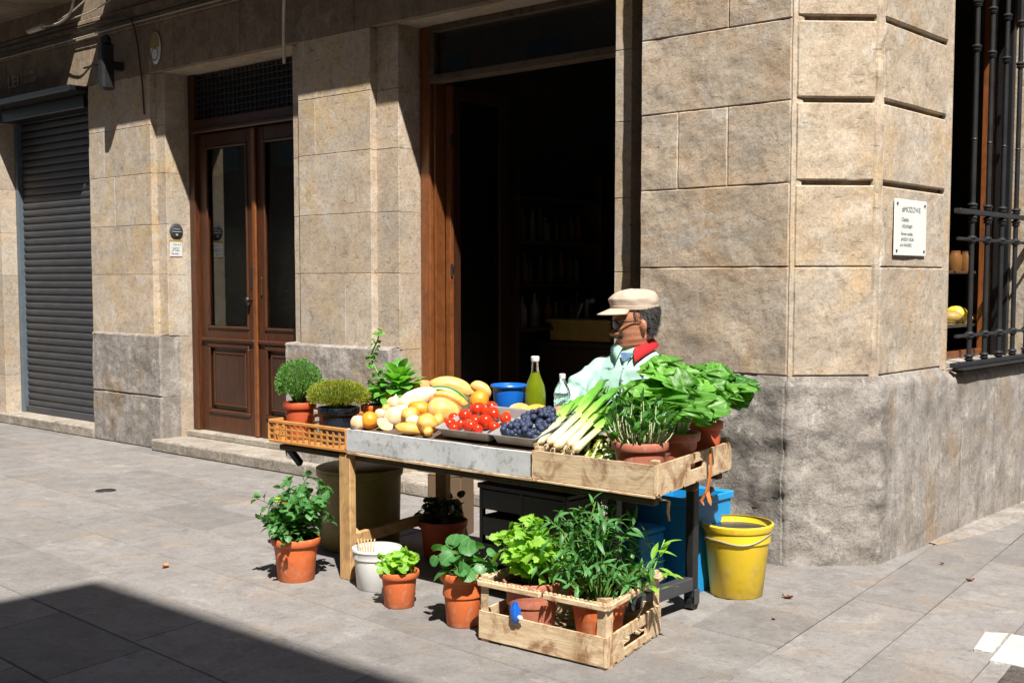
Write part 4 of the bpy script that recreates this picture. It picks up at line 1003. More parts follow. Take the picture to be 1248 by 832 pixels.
q=MB(); q.box(-.18,.18,-.176,-.165,.425,.46,.004); q.box(-.18,.18,.165,.176,.425,.46,.004); q.box(.17,.181,-.165,.165,.425,.46,.004); q.box(-.181,-.17,-.165,.165,.425,.46,.004); q.build('box_rim',M['blue'],bx)
for s,(p,e,r,m,lab) in enumerate((((-.13,-.78,.40),(.14,.05,.10),.012,'crate_wood','pale broken slat lying across the blue box'),((-.20,-.74,.43),(.20,.02,.035),.010,'crate_wood','pale lath resting on the blue box rim'),((-.08,-.74,.41),(.05,.06,.09),.018,'black','black hand tool sticking out of the blue box'))):
    q=MB(); q.bar((0,0,0),e,r*2,r,.002); tag(q.build('slat' if m!='black' else 'hand_tool',M[m],None,p),lab,'slat' if m!='black' else 'tool')
b2=thing('small_blue_box','smaller blue box in the shade between the blue box and the plants','box',(-.27,-.98,0))
q=MB(); q.box(-.12,.10,-.10,.10,0,.30,.008,.5); q.build('box_wall',M['blue'],b2)
q=MB(); q.box(-.125,.105,-.105,.105,.301,.325,.006,.4); q.build('lid',M['blue'],b2)
def bag(p,s,lab,seed):
    q=MB(); rows=[]
    for i in range(13):
        t=PI*i/12; rows.append([Vector((s[0]*math.sin(t)*math.cos(a),s[1]*math.sin(t)*math.sin(a),s[2]*(1-math.cos(t))*.5))*(1+.35*noise.noise(Vector((math.cos(a)*2.2,math.sin(a)*2.2+seed,t*2.5)))) for a in [2*PI*j/22 for j in range(22)]])
    q.grid(rows,True,True,.5); tag(q.build('plastic_bag',M['bag_blue'],None,p),lab,'bag')
bag((-.06,-1.17,.01),(.06,.05,.14),'crumpled blue plastic bag beside the trestle foot',2)
bag((-.115,-2.03,.11),(.024,.014,.085),'small blue plastic bag tied to the ground crate between the pots',5)
q=MB(); q.ball((0,0,0),.012,10,lump=.5,sc=(1.3,.4,.9)); tag(q.build('paper_scrap',M['white'],None,(-.085,-2.035,.14)),'white paper scrap tucked beside the small blue bag','paper')
# strap
q=MB(); q.tube([(.300,-1.235,.775),(.305,-1.235,.70),(.300,-1.24,.64),(.285,-1.235,.585)],[.011,.010,.012,.018],8,ell=.35); q.tube([(.285,-1.235,.59),(.262,-1.24,.55),(.275,-1.24,.53)],[.016,.014,.004],8,ell=.5); q.tube([(.287,-1.233,.59),(.305,-1.24,.55),(.31,-1.24,.535)],[.012,.010,.003],8,ell=.5)
tag(q.build('hanging_strap',M['orange_strap']),'orange rubber strap hanging from the side of the right crate','strap')
q=MB(); q.tube([(.372,-1.73,.66),(.355,-1.68,.625),(.32,-1.60,.61),(.27,-1.50,.585),(.20,-1.40,.545),(.13,-1.30,.49),(.07,-1.2,.43)],[.005,.006,.006,.006,.007,.007,.005],8,ell=.5)
tag(q.build('loose_strap',M['leg_wood']),'tan strap sagging under the right corner of the table','strap')
# ground crate
gcx=thing('plant_crate','open pale wooden crate on the pavement holding two potted plants','crate',(0,0,0))
a0,a1,c1,c0=Vector((-.316,-2.03,0)),Vector((.322,-1.995,0)),Vector((.20,-1.45,0)),Vector((-.40,-1.49,0))
q=MB(); board(q,a0,a1,.012,.128,.011,tone=.8); q.build('bottom_board',M['crate_wood'],gcx)
d_=c1-a1; q=MB()
def seg2(t0,t1,z0,z1): board(q,a1+d_*t0,a1+d_*t1,z0,z1,.011,0,tone=.9,res=8)
seg2(.0,.30,.012,.128); seg2(.72,1,.012,.128); seg2(.30,.72,.012,.040); seg2(.30,.72,.085,.128); q.build('hand_hole_board',M['crate_wood_y'],gcx)
q=MB(); board(q,c1,c0,.012,.128,.011); q.build('bottom_board',M['crate_wood'],gcx)
q=MB(); board(q,c0,a0,.012,.128,.011); q.build('bottom_board',M['crate_wood_y'],gcx)
def rail(a,b,z,nt=26,nm='toothed_rail',mat='crate_wood',gap=None):
    q=MB(); d=(b-a); L=d.length
    ts=[(0,1)] if not gap else [(0,gap[0]),(gap[1],1)]
    for t0,t1 in ts:
        q.bar(a+d*t0+Vector((0,0,z)),a+d*t1+Vector((0,0,z)),.022,.022,.003,.8)
        n=int(nt*(t1-t0))
        for i in range(n):
            p=a+d*(t0+(t1-t0)*(i+.5)/n); q.bar(p+Vector((0,0,z+.008)),p+Vector((0,0,z+.019)),.012,.014,.002,.4+.5*rnd.random(),up=(d.x/L,d.y/L,0))
    q.build(nm,M[mat],gcx)
dz=.245
rail(a0,a1,dz,30,gap=(.50,.53)); rail(a1,c1,dz,24,mat='crate_wood_y'); rail(c1,c0,dz,30); rail(c0,a0,dz,24,mat='crate_wood_y')
for P_,ax in ((a0,(.024,.026)),(a1,(-.026,.024)),(c1,(-.024,-.026)),(c0,(.026,-.024))):
    q=MB(); c=P_+Vector((ax[0],ax[1],0)); b=len(q.v); s=.019
    pl_=[(c.x-s*(1 if ax[0]>0 else -1),c.y-s*(1 if ax[1]>0 else -1)),(c.x+s*1.3*(1 if ax[0]>0 else -1),c.y-s*(1 if ax[1]>0 else -1)),(c.x-s*(1 if ax[0]>0 else -1),c.y+s*1.3*(1 if ax[1]>0 else -1))]
    rows=[[Vector((x,y,z)) for x,y in pl_] for z in (.0,.278)]; k=q.grid(rows,False,True,.8); q.face((k,k+1,k+2)); q.face((k+5,k+4,k+3)); q.build('corner_post',M['crate_wood_y'],gcx)
q=MB()
for i in range(6):
    t0=i/6+.02;t1=(i+1)/6-.02; a=a0.lerp(c0,t0);b=a1.lerp(c1,t0);c=a1.lerp(c1,t1);d=a0.lerp(c0,t1); tn_=rnd.random()
    lo=[q.vert((p.x,p.y,.004),(tn_,0,0)) for p in (a,b,c,d)]; hi=[q.vert((p.x,p.y,.011),(tn_,0,0)) for p in (a,b,c,d)]
    q.face(hi); q.face(lo[::-1])
    for k in range(4): q.face((lo[k],lo[(k+1)%4],hi[(k+1)%4],hi[k]))
q.build('slat_floor',M['crate_wood'],gcx)
bc_=thing('added_dark_crate','black plastic crate added to darken the space under the table behind the plants','crate',(-.62,-1.28,0))  # invented filler, put in to make the gap below the tabletop dark
q=MB()
for z in (0,.13,.26,.39):
    for (a,b,c,d) in ((-.27,.27,-.13,-.12),(-.27,.27,.12,.13),(-.27,-.26,-.12,.12),(.26,.27,-.12,.12)): q.box(a,b,c,d,z+.004,z+.10,.003,.5)
for (a,b) in ((-.27,-.13),(.25,-.13),(-.27,.11),(.25,.11),(-.01,-.13),(-.01,.11)): q.box(a-.002,a+.022,b-.002,b+.022,0,.50,.003,.4)
q.build('slatted_side',M['black'],bc_)
q=MB(); q.box(-.28,.28,-.14,.14,.495,.52,.005,.5); q.build('crate_rim',M['black'],bc_)
# fallen leaves and drain
for i,(x,y,s,lab) in enumerate(((.335,-.595,.028,'curled red brown leaf on the paving left of the corner'),(.46,-.95,.014,'tiny dark scrap on the paving in front of the corner'),(.62,.55,.016,'small dark leaf by the side street kerb'),(.86,.30,.022,'brown leaf on the side street paving'),(-2.4,-2.2,.03,'pale orange leaf on the paving near the corner shadow'))):
    q=MB(); rows=[[Vector(((u-.5)*2*s,v*s*.55*math.sin(PI*min(1,max(0.05,u)))*(1+.3*noise.noise(Vector((u*5,v,i)))),.004+s*.35*abs(v)+.3*s*abs(2*u-1)**2)) for v in (-1,-.4,0,.4,1)] for u in [k/8 for k in range(9)]]
    q.grid(rows,True); o=q.build('fallen_leaf',M['v_brick'] if i in(4,) else simple('dead_leaf',(.20,.05,.02),(.12,.04,.02)),None,(x,y,0)); o.rotation_euler=(0,0,i*1.3); tag(o,lab,'leaf')
q=MB(); q.lathe([(0,.001),(.05,.002),(.055,.004),(.07,.004),(.075,-.002)],(-4.72,-1.22,0),28); o=q.build('drain_cover',M['black_iron']); tag(o,'small round iron cover set in the paving','drain cover')
# ---------------------------------------------------------------- plants
W_={'ovate':lambda t: max(0,math.sin(PI*t**.72))**.85,'round':lambda t: math.sqrt(max(0,1-(2*t-1)**2))**.9,'lance':lambda t: (max(0,math.sin(PI*t**.8))**.9)*.9,'spoon':lambda t: (math.sin(PI*min(1,t**1.6))**.8 if t>.05 else .12),'blade':lambda t: (1-t)**.5*min(1,t*6+.3),
'lobed':lambda t: max(.03,math.sin(PI*t**.75)**.8*(1+.22*math.sin(t*19)))}
def leaf(q,p,d,n,L,Wd,shape='ovate',nu=6,cols=(-1,-.5,0,.5,1),curl=.2,fold=.15,tone=.5,ruf=0,freq=18,ph=0,serr=0,pw=2):
    d=d.normalized(); s=d.cross(n)
    if s.length<1e-3: s=d.orthogonal()
    s.normalize(); n=s.cross(d).normalized(); f=W_[shape]; rows=[];att=[]
    for i in range(nu+1):
        t=i/nu; w=max(.03,f(t))*Wd/2; c=p+d*(L*t*(1-.25*curl*t))-n*(curl*L*t*t)
        if serr: w*=1+serr*(1 if i%2 else -1)
        row=[];at=[]
        for a in cols:
            z=fold*abs(a)*w
            if ruf: z+=ruf*abs(a)**pw*math.sin(freq*t+ph+(2.1 if a>0 else 0)+1.5*math.sin(t*7+ph))*w+ruf*.5*w*noise.noise(Vector((t*6+ph,a*2.5,ph)))
            row.append(c+s*(a*w*(1+(.12*ruf*math.cos(freq*.7*t+a*2) if ruf else 0)))+n*z); at.append((tone,t,a))
        rows.append(row);att.append(at)
    q.grid(rows,True,False,.5,att)
def rv(rr,z0=-1,z1=1):
    a=rr.uniform(0,2*PI); z=rr.uniform(z0,z1); k=math.sqrt(max(0,1-z*z)); return Vector((k*math.cos(a),k*math.sin(a),z))
GOLD=2.39996
def stems_bush(rr,ns,H,spread,lL,lW,shape,per,base_r=.03,droop=.1,pet=.03,tone=(.2,.9),st_r=.003,face_up=.6,curl=.25,fold=.15,serr=0,cols=(-1,-.5,0,.5,1),nu=6,hmin=.55,top=True,flop=0,startu=.25,ruf=0,lvar=.35):
    """foliage (leaves) and stems of a bushy plant, origin at soil level"""
    ql=MB(); qs=MB()
    for k in range(ns):
        a=GOLD*k+rr.uniform(-.3,.3); ro=math.sqrt((k+.5)/ns); h=H*(rr.uniform(hmin,1))*(1-.30*ro*ro); out=Vector((math.cos(a),math.sin(a),0))
        b=out*base_r*ro*rr.uniform(.6,1); tip=out*(spread*ro*rr.uniform(.7,1.05))+UPZ*h
        P=[]
        for i in range(7):
            t=i/6; P.append(b.lerp(tip,t)+out*(-.15*spread*math.sin(PI*t))*ro+UPZ*(.12*h*math.sin(PI*t))-UPZ*(flop*t*t*ro)+Vector((rr.uniform(-1,1),rr.uniform(-1,1),0))*.006)
        qs.tube(P,[st_r*(1-.6*i/6) for i in range(7)],5,.5,False)
        for j in range(per):
            t=startu+(1-startu)*(j+.5)/per; i=min(5,int(t*6)); c=P[i].lerp(P[i+1],t*6-i); ax=(P[i+1]-P[i]).normalized()
            aa=GOLD*j*1.0+k; s=ax.orthogonal().normalized(); s=Matrix.Rotation(aa,3,ax)@s
            dr=(s+ax*rr.uniform(.1,.6)+UPZ*rr.uniform(-.1,.4)+out*.3*ro).normalized(); pl=pet*rr.uniform(.5,1.3)
            e=c+dr*pl
            if pl>.004: qs.tube([c,e],st_r*.45,4,.7,False)
            n=(UPZ*face_up+rv(rr)*.45+out*.25).normalized(); sz=rr.uniform(1-lvar,1+lvar*.4)*(1-.25*t)
            ld=(dr+Vector((0,0,-droop))+rv(rr)*.2).normalized()
            leaf(ql,e,ld,n,lL*sz,lW*sz,shape,nu,cols,curl*rr.uniform(.3,1.5),fold,rr.uniform(*tone),ruf,14,rr.uniform(0,6),serr)
        if top:
            for j in range(3):
                ld=(UPZ*.5+rv(rr)*.8).normalized(); leaf(ql,P[-1],ld,(UPZ+rv(rr)*.4).normalized(),lL*.6,lW*.6,shape,nu,cols,curl,fold,min(1,rr.uniform(*tone)+.2),ruf,14,0,serr)
    return ql,qs
M['leaf_mid']=leaf_mat('leaf_mid',(.030,.135,.022),(.075,.26,.05),rough=.36)
M['leaf_bluegreen']=leaf_mat('leaf_bluegreen',(.045,.17,.04),(.10,.30,.085),rough=.4,vein=(.3,.5,.22))
M['leaf_lime']=leaf_mat('leaf_lime',(.15,.37,.03),(.32,.58,.07),rough=.42,vein=(.5,.7,.25),trans=.4)
M['leaf_dark']=leaf_mat('leaf_dark',(.02,.085,.02),(.05,.18,.04),rough=.34)
M['leaf_fresh']=leaf_mat('leaf_fresh',(.06,.26,.03),(.17,.45,.07),rough=.34,vein=(.4,.65,.25),trans=.38)
M['leaf_moss']=leaf_mat('leaf_moss',(.17,.20,.015),(.42,.44,.05),trans=.3)
M['leaf_thyme']=leaf_mat('leaf_thyme',(.03,.14,.015),(.14,.36,.06),trans=.3)
M['leaf_chard']=leaf_mat('leaf_chard',(.025,.145,.010),(.16,.42,.05),rough=.46,vein=(.45,.65,.28),trans=.35,veinw=.14,mottle=.25)
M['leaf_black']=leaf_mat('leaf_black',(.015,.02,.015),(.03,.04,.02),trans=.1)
M['stem_green']=simple('stem_green',(.12,.25,.04),(.18,.32,.07),rough=.45,bump=0)
M['stem_pale']=simple('stem_pale',(.55,.66,.32),(.66,.72,.45),rough=.4,bump=0)
M['stem_brown']=simple('stem_brown',(.10,.06,.03),rough=.7)
M['petal_red']=simple('petal_red',(.65,.07,.02),(.7,.2,.02),bump=0); M['petal_yellow']=simple('petal_yellow',(.75,.6,.05),bump=0)
def potted(lab,loc,rt_,rb,h,mat='terra',rim=.035,grp='potted plants for sale',soil=-.02,nm='potted_plant',cat='potted plant',double=False,tilt=(0,0,0)):
    o=thing(nm,lab,cat,loc,0,grp); o.rotation_euler=tilt
    rr_=rt_*.93
    k=.012 if double else .006
    prof=[(rb,0),(rb+.003,.004),(rr_-k,h-rim-.002),(rt_-.003,h-rim),(rt_,h-rim+.004),(rt_+.002,h-.005),(rt_,h),(rt_-.006,h+.001)]
    if double: prof=[(rb,0),(rb+.003,.004),(rb+(rr_-rb)*.55,h*.55),(rb+(rr_-rb)*.55+.006,h*.56),(rb+(rr_-rb)*.62+.006,h*.60)]+prof[2:]
    inner=[(rt_-.009,h-.003),(rt_-.012,h-rim),(rb,.012),(0,.012)]
    q=MB(); q.lathe([(0,0)]+prof+inner,(0,0,0),40); q.build('pot',M[mat],o)
    q=MB(); rows=[[Vector((r*(rt_-.012)*math.cos(a),r*(rt_-.012)*math.sin(a),h+soil+.008*noise.noise(Vector((r*9*math.cos(a),r*9*math.sin(a),h*9))))) for a in [2*PI*j/24 for j in range(24)]] for r in (0,.3,.6,.85,1)]
    q.grid(rows,True,True,.5); q.build('soil',M['soil'],o)
    return o
def put(o,ql,qs,h,lm,sm,nm='foliage'):
    for v in (ql,qs):
        if v is None: continue
        v.v=[(a,b,c+h) for a,b,c in v.v]
    if ql: ql.build(nm,M[lm],o,recalc=False)
    if qs: qs.build('stem',M[sm],o,recalc=False)
# --- on the pavement, left to right
rr=random.Random(11)
p=potted('leafy plant with small red and yellow flowers in a terracotta pot, leftmost on the pavement',(-1.700,-1.895,0),.122,.088,.215)
ql,qs=stems_bush(rr,34,.34,.235,.066,.058,'ovate',10,.06,serr=.07,tone=(.1,.9),pet=.02,nu=8,hmin=.3,startu=.1); put(p,ql,qs,.195,'leaf_bluegreen','stem_brown')
for c,m in (((.03,-.09,.40),'petal_red'),((-.01,-.10,.42),'petal_yellow'),((.045,-.06,.385),'petal_red'),((.0,-.11,.405),'petal_yellow')):
    q=MB()
    for k in range(6): leaf(q,Vector(c),Vector((math.cos(k),math.sin(k),.5)),UPZ,.018,.014,'round',3,(-1,0,1))
    q.build('flower',M[m],p,recalc=False)
p=potted('small bright lime leaved plant in a low terracotta pot in front of the white tub',(-.955,-1.885,0),.092,.066,.165,rim=.03)
ql,qs=stems_bush(rr,13,.13,.11,.065,.060,'round',4,.03,tone=(.3,1),pet=.015,nu=6,serr=0,hmin=.35); put(p,ql,qs,.15,'leaf_lime','stem_green')
p=potted('round leaved dark green geranium in a tall terracotta pot beside the ground crate',(-.528,-1.905,0),.100,.068,.235,double=True)
ql,qs=stems_bush(rr,14,.16,.15,.088,.092,'round',3,.03,tone=(.1,.7),pet=.03,nu=8,serr=.03,hmin=.4,top=False,droop=.3); put(p,ql,qs,.215,'leaf_bluegreen','stem_green')
# --- in the ground crate
p=potted('lime green bushy plant in a pinkish pot at the left of the ground crate',(-.185,-1.84,.012),.125,.085,.235,'terra_pink',double=True)
ql,qs=stems_bush(rr,26,.29,.17,.07,.066,'lobed',8,.06,tone=(.2,1),pet=.03,nu=9,serr=.06,hmin=.45)
q2l,q2s=stems_bush(rr,1,.33,.01,.05,.035,'lobed',16,.01,tone=(.5,1),pet=.01,nu=7,serr=.1,hmin=1,startu=.4)
put(p,ql,qs,.215,'leaf_lime','stem_green'); put(p,q2l,q2s,.215,'leaf_lime','stem_green','tall_shoot')
q=MB(); q.tube([(.10,.06,.22),(.115,.07,.40),(.13,.06,.47)],[.002,.002,.001],5,cap=False)
for i in range(12): leaf(q,Vector((.10+.003*i,.06,.26+.017*i)),rv(rr),UPZ,.016,.010,'ovate',3,(-1,0,1))
q.build('dry_shoot',M['leaf_moss'],p,recalc=False)
p=potted('dense dark green plant with long narrow leaves in the right of the ground crate',(.09,-1.74,.012),.125,.085,.20,'terra')
ql=MB(); qs=MB()
for k in range(58):
    a=GOLD*k; ro=math.sqrt((k+.5)/58); out=Vector((math.cos(a),math.sin(a),0)); h=rr.uniform(.14,.46)*(1-.35*ro); tip=out*(.26*ro)+UPZ*h; b=out*.05*ro
    P=[b.lerp(tip,i/5)+UPZ*(.25*h*math.sin(PI*i/5))+rv(rr)*.004 for i in range(6)]; qs.tube(P,[.0028-.0003*i for i in range(6)],5,.5,False)
    for j in range(8):
        t=.35+.65*j/7; i=min(4,int(t*5)); c=P[i].lerp(P[i+1],t*5-i); ax=(P[i+1]-P[i]).normalized()
        s=Matrix.Rotation(GOLD*j+k,3,ax)@ax.orthogonal().normalized(); dr=(s+ax*.55+UPZ*.15).normalized()
        leaf(ql,c,dr,(UPZ+rv(rr)*.5).normalized(),rr.uniform(.055,.092),rr.uniform(.016,.024),'lance',6,(-1,0,1),rr.uniform(.15,.6),.35,rr.uniform(0,1))
put(p,ql,qs,.18,'leaf_bluegreen','stem_green')
q=MB(); q.tube([(-.08,.02,.2),(-.075,.02,.40),(-.06,.02,.50),(-.02,.01,.60)],[.006,.006,.005,.002],6); q.build('flower_stalk',M['stem_green'],p,recalc=False)
q=MB(); q.tube([(.09,.05,.16),(.18,.10,.26),(.24,.12,.44)],[.004,.003,.002],5)
for k in range(10):
    c=Vector((.18+.005*k+rr.uniform(-.03,.05),.12+rr.uniform(-.05,.05),.22+.022*k)); leaf(q,c,(Vector((.4,.1,.5))+rv(rr)*.6),(UPZ+rv(rr)*.3),.09,.03,'lance',6,(-1,0,1),.2,.3,rr.uniform(.3,1))
q.build('side_shoot',M['leaf_lime'],p,recalc=False)
# --- dark pot in the shade below the table
p=potted('dark leaved plant in a red brown pot in the shade below the table',(-1.50,-1.05,0),.135,.10,.20,'terra_red')
ql,qs=stems_bush(rr,14,.14,.13,.07,.06,'round',4,.04,nu=5); put(p,ql,qs,.18,'leaf_black','stem_brown')
# --- left lattice crate
def ball_plant(o,h,R0,n,lL,lW,mat,sq=(1,1,1),shape='lance',tone=(0,1),up=.0,jit=.25,cz=None):
    ql=MB(); qs=MB(); cz=R0*sq[2]*.9 if cz is None else cz
    for k in range(n):
        d=rv(rr,-.45,1); r=R0*(1-jit*rr.random()**1.5)*(1+.12*noise.noise(d*3)); c=Vector((d.x*r*sq[0],d.y*r*sq[1],cz+d.z*r*sq[2]))
        if c.z<-.015: continue
        dd=(d+UPZ*up+rv(rr)*.7).normalized()
        leaf(ql,c-dd*lL*.5,dd,rv(rr),lL*rr.uniform(.6,1.2),lW*rr.uniform(.7,1.2),shape,2,(-1,0,1),.1,.3,min(1,max(0,rr.uniform(*tone))))
    for k in range(max(10,n//14)):
        d=rv(rr,-.1,1); e=Vector((d.x*R0*sq[0]*.93,d.y*R0*sq[1]*.93,cz+d.z*R0*sq[2]*.93)); qs.tube([Vector((d.x*.02,d.y*.02,0)),e*.5+UPZ*.01,e],[.0018,.0014,.0006],4,.5,False)
    put(o,ql,qs,h,mat,'stem_green')
p=potted('round clipped herb ball in a terracotta pot, leftmost on the table',(-2.03,-1.60,.655),.088,.062,.195,'terra_red')
ball_plant(p,.18,.128,4200,.015,.006,'leaf_thyme')
p=potted('yellow green mossy plant spilling over a black plastic pot on the table',(-1.745,-1.57,.655),.108,.085,.185,'navy')
ball_plant(p,.17,.15,5200,.018,.006,'leaf_moss',sq=(1.15,1.05,.55),up=.9,tone=(0,1))
p=potted('small leafy herb in an orange pot tucked between herb ball and black pot',(-1.905,-1.43,.655),.075,.055,.17,'terra_red')
ql,qs=stems_bush(rr,9,.13,.09,.028,.022,'ovate',6,.03,nu=5); put(p,ql,qs,.155,'leaf_fresh','stem_green')
p=potted('orange pot of herb with one tall twisting leafy stem behind the mossy plant',(-1.68,-1.36,.655),.085,.06,.185,'terra')
ql,qs=stems_bush(rr,16,.16,.13,.034,.030,'round',8,.04,tone=(.2,1),pet=.012,nu=5); put(p,ql,qs,.165,'leaf_fresh','stem_green')
ql=MB(); qs=MB(); P=[Vector((.01+.03*math.sin(i*.7),-.02,.10+.026*i)) for i in range(13)]; qs.tube(P,.004,6,.5)
for i in range(75):
    t=rr.random()*11.9; k=int(t); c=P[k].lerp(P[k+1],t-k); d=rv(rr,-.3,.8); leaf(ql,c+d*.012,d,(UPZ+rv(rr)*.5),.030,.027,'round',4,(-1,0,1),.3,.2,rr.uniform(.1,1) if t>4 else rr.uniform(0,.4))
put(p,ql,qs,.165,'leaf_fresh','stem_green','climbing_shoot')
p=potted('broad rosette of glossy spoon shaped leaves in a black pot beside the vegetable heap',(-1.575,-1.30,.70),.085,.065,.18,'black')
ql=MB()
for k in range(46):
    a=GOLD*k; ro=math.sqrt((k+.5)/46); el=R(85-72*ro); out=Vector((math.cos(a),math.sin(a),0)); dr=out*math.cos(el)+UPZ*math.sin(el)
    leaf(ql,out*.012+UPZ*(.12*(1-ro)),dr,(UPZ-out*.3),.105+.07*ro,.062+.025*ro,'spoon',8,(-1,-.5,0,.5,1),.25+.2*ro,.22,rr.uniform(.2,1))
put(p,ql,None,.19,'leaf_fresh','stem_green')
# --- right wooden crate
p=potted('stalky leafy greens in a pinkish terracotta pot at the front of the right crate',(.178,-1.58,.657),.117,.088,.18,'terra_pink')
ql=MB(); qs=MB()
for k in range(70):
    a=rr.uniform(0,2*PI); ro=math.sqrt(rr.random()); out=Vector((math.cos(a),math.sin(a),0)); h=rr.uniform(.09,.235)*(1-.25*ro); b=out*.085*ro; tip=b+out*(.06*ro)+Vector((.0,0,h))+rv(rr)*.012
    P=[b.lerp(tip,i/5)+out*.02*math.sin(PI*i/5) for i in range(6)]; qs.tube(P,[.0032-.0003*i for i in range(6)],5,rr.uniform(.3,1),False)
    d=(P[-1]-P[-3]).normalized(); 
    for j in range(rr.randint(1,4)):
        c=P[5-j] if j<3 else P[2]; leaf(ql,c,(d+rv(rr)*.7).normalized(),(UPZ+rv(rr)*.7).normalized(),rr.uniform(.045,.085),rr.uniform(.02,.036),'lobed' if rr.random()<.6 else 'ovate',8,(-1,0,1),rr.uniform(.1,.7),.3,rr.uniform(0,1))
put(p,ql,qs,.155,'leaf_mid','stem_pale')
def chard_leaf(ql,qs,base,tipd,L,Wd,tone,st=.5,curl=.5,ruf=.55,nrm=None):
    e=base+tipd.normalized()*L*st*.6; qs.tube([base,base.lerp(e,.5)-UPZ*.004,e+tipd.normalized()*L*.3],[.010,.008,.003],8,.8,False,)
    leaf(ql,e-tipd.normalized()*.02,tipd,nrm or UPZ,L,Wd,'round' ,18,(-1,-.8,-.6,-.4,-.2,-.07,.07,.2,.4,.6,.8,1),curl,.12,tone,ruf,rr.uniform(17,26),rr.uniform(0,6))
Cm=Vector((.662,-.749,0))
def chard(p,n,R0,H0,lean,tones,h,Lr=(.12,.18)):
    ql=MB(); qs=MB()
    for k in range(n):
        a=GOLD*k+rr.uniform(-.2,.2); ro=math.sqrt((k+.6)/n); out=Vector((math.cos(a),math.sin(a),0)); b=out*.03*ro
        e=out*(R0*ro)+Vector(lean)*(.6+.4*ro)+UPZ*(H0*(1-.45*ro*ro)*rr.uniform(.8,1.05)); d=(e-b).normalized(); st=(e-b).length
        L=rr.uniform(*Lr)
        ql_=d*.9+out*.35*ro+UPZ*.1+rv(rr)*.15
        qs.tube([b,b.lerp(e,.5)+UPZ*.01,e],[.0085,.0065,.004],8,rr.random(),False)
        leaf(ql,e-d*.03,ql_,(UPZ*.55-out*.2+Cm*.75+rv(rr)*.35).normalized(),L,L*rr.uniform(.8,1.05),'round',26,(-1,-.86,-.72,-.55,-.38,-.2,-.06,.06,.2,.38,.55,.72,.86,1),rr.uniform(.2,.9),.18,rr.uniform(*tones),rr.uniform(.65,.95),rr.uniform(15,23),rr.uniform(0,6),0,3.2)
    put(p,ql,qs,h,'leaf_chard','stem_pale')
p=potted('big ruffled chard spreading over a pinkish pot behind the front pot of the right crate',(.195,-1.335,.657),.100,.072,.195,'terra_pink')
chard(p,22,.095,.235,(.0,-.01,0),(.25,1),.165,(.14,.20))
p=potted('dark glossy chard leaning right in a red pot at the back of the right crate',(.165,-1.06,.657),.078,.056,.215,'terra_red')
chard(p,20,.105,.215,(.02,.01,0),(.0,.7),.19,(.12,.17))
# bunches of pale stalks between leeks and the front pot
def bunch(lab,loc,rz,n,L,seed,mat='leaf_moss'):
    r_=random.Random(seed); o=thing('celery_bunch',lab,'celery',loc,rz,'pale stalk bunches in the wooden crate'); q=MB(); ql=MB()
    for k in range(n):
        x=(k/(n-1)-.5)*.05; a=r_.uniform(-.25,.25)+x*4; h=L*r_.uniform(.6,1)
        P=[Vector((x*.5,0,0)),Vector((x+a*h*.25,h*.35,.02)),Vector((x*1.3+a*h*.7,h*.8,.07+.03*r_.random()))]
        q.tube(P,[.011,.009,.004],7,r_.random(),True,.7)
        for j in range(7): leaf(ql,P[1].lerp(P[2],r_.random()),(P[2]-P[1]).normalized()+rv(r_)*.7,UPZ+rv(r_)*.5,.05,.025,'lobed',7,(-1,0,1),.5,.3,r_.random())
    q.build('stalks',M['stem_pale'],o); ql.build('foliage',M[mat],o,recalc=False)
bunch('pale celery bunch with yellowed leaves right of the leeks',(-.055,-1.66,.70),R(12),9,.24,2); bunch('celery bunch standing nearest the front pot of the right crate',(.015,-1.65,.70),R(-6),8,.25,5,'leaf_mid'); bunch('pale bunch of stalks behind the leeks',(-.06,-1.48,.72),R(25),9,.22,8,'leaf_mid')
q=MB()
for i in range(3): leaf(q,Vector((0,0,.0)),Vector((.2*i-.3,-.1,1)),Vector((0,-1,0)),.11-.02*i,.03,'blade',8,(-1,0,1),.3,.3,.6)
tag(q.build('loose_leaf',M['leaf_lime'],None,(-.10,-1.42,.84),recalc=False),'loose pale green leaf blade standing between leeks and greens','leaf')
# ---------------------------------------------------------------- the seated man
def ring_loft(q,secs,n=28,tone=.5,cap=True):
    """secs: (centre, xaxis*a, yaxis*b) ellipses"""
    rows=[]
    for c,X,Y in secs: rows.append([c+X*math.cos(2*PI*j/n)+Y*math.sin(2*PI*j/n) for j in range(n)])
    b=q.grid(rows,True,True,tone)
    if cap: q.face([b+j for j in range(n)][::-1]); q.face([b+(len(rows)-1)*n+j for j in range(n)])
def remesh(q,voxel,smooth=4,disp=None):
    me=bpy.data.meshes.new('t'); me.from_pydata(q.v,[],q.f)
    bm=bmesh.new(); bm.from_mesh(me); bmesh.ops.recalc_face_normals(bm,faces=bm.faces); bm.to_mesh(me); bm.free()
    o=bpy.data.objects.new('t',me); COL.objects.link(o)
    m=o.modifiers.new('r','REMESH'); m.mode='VOXEL'; m.voxel_size=voxel; m.use_smooth_shade=True
    s=o.modifiers.new('s','SMOOTH'); s.iterations=smooth; s.factor=.5
    dg=bpy.context.evaluated_depsgraph_get(); m2=bpy.data.meshes.new_from_object(o.evaluated_get(dg))
    bpy.data.objects.remove(o); bpy.data.meshes.remove(me)
    if disp:
        co=[v.co.copy() for v in m2.vertices]; no=[v.normal.copy() for v in m2.vertices]
        for i,v in enumerate(m2.vertices): v.co=co[i]+no[i]*disp(co[i],no[i])
    for p in m2.polygons: p.use_smooth=True
    return m2
def meshobj(me,name,mat,parent=None):
    o=bpy.data.objects.new(name,me); COL.objects.link(o); me.materials.clear(); me.materials.append(mat)
    if parent: o.parent=parent
    return o
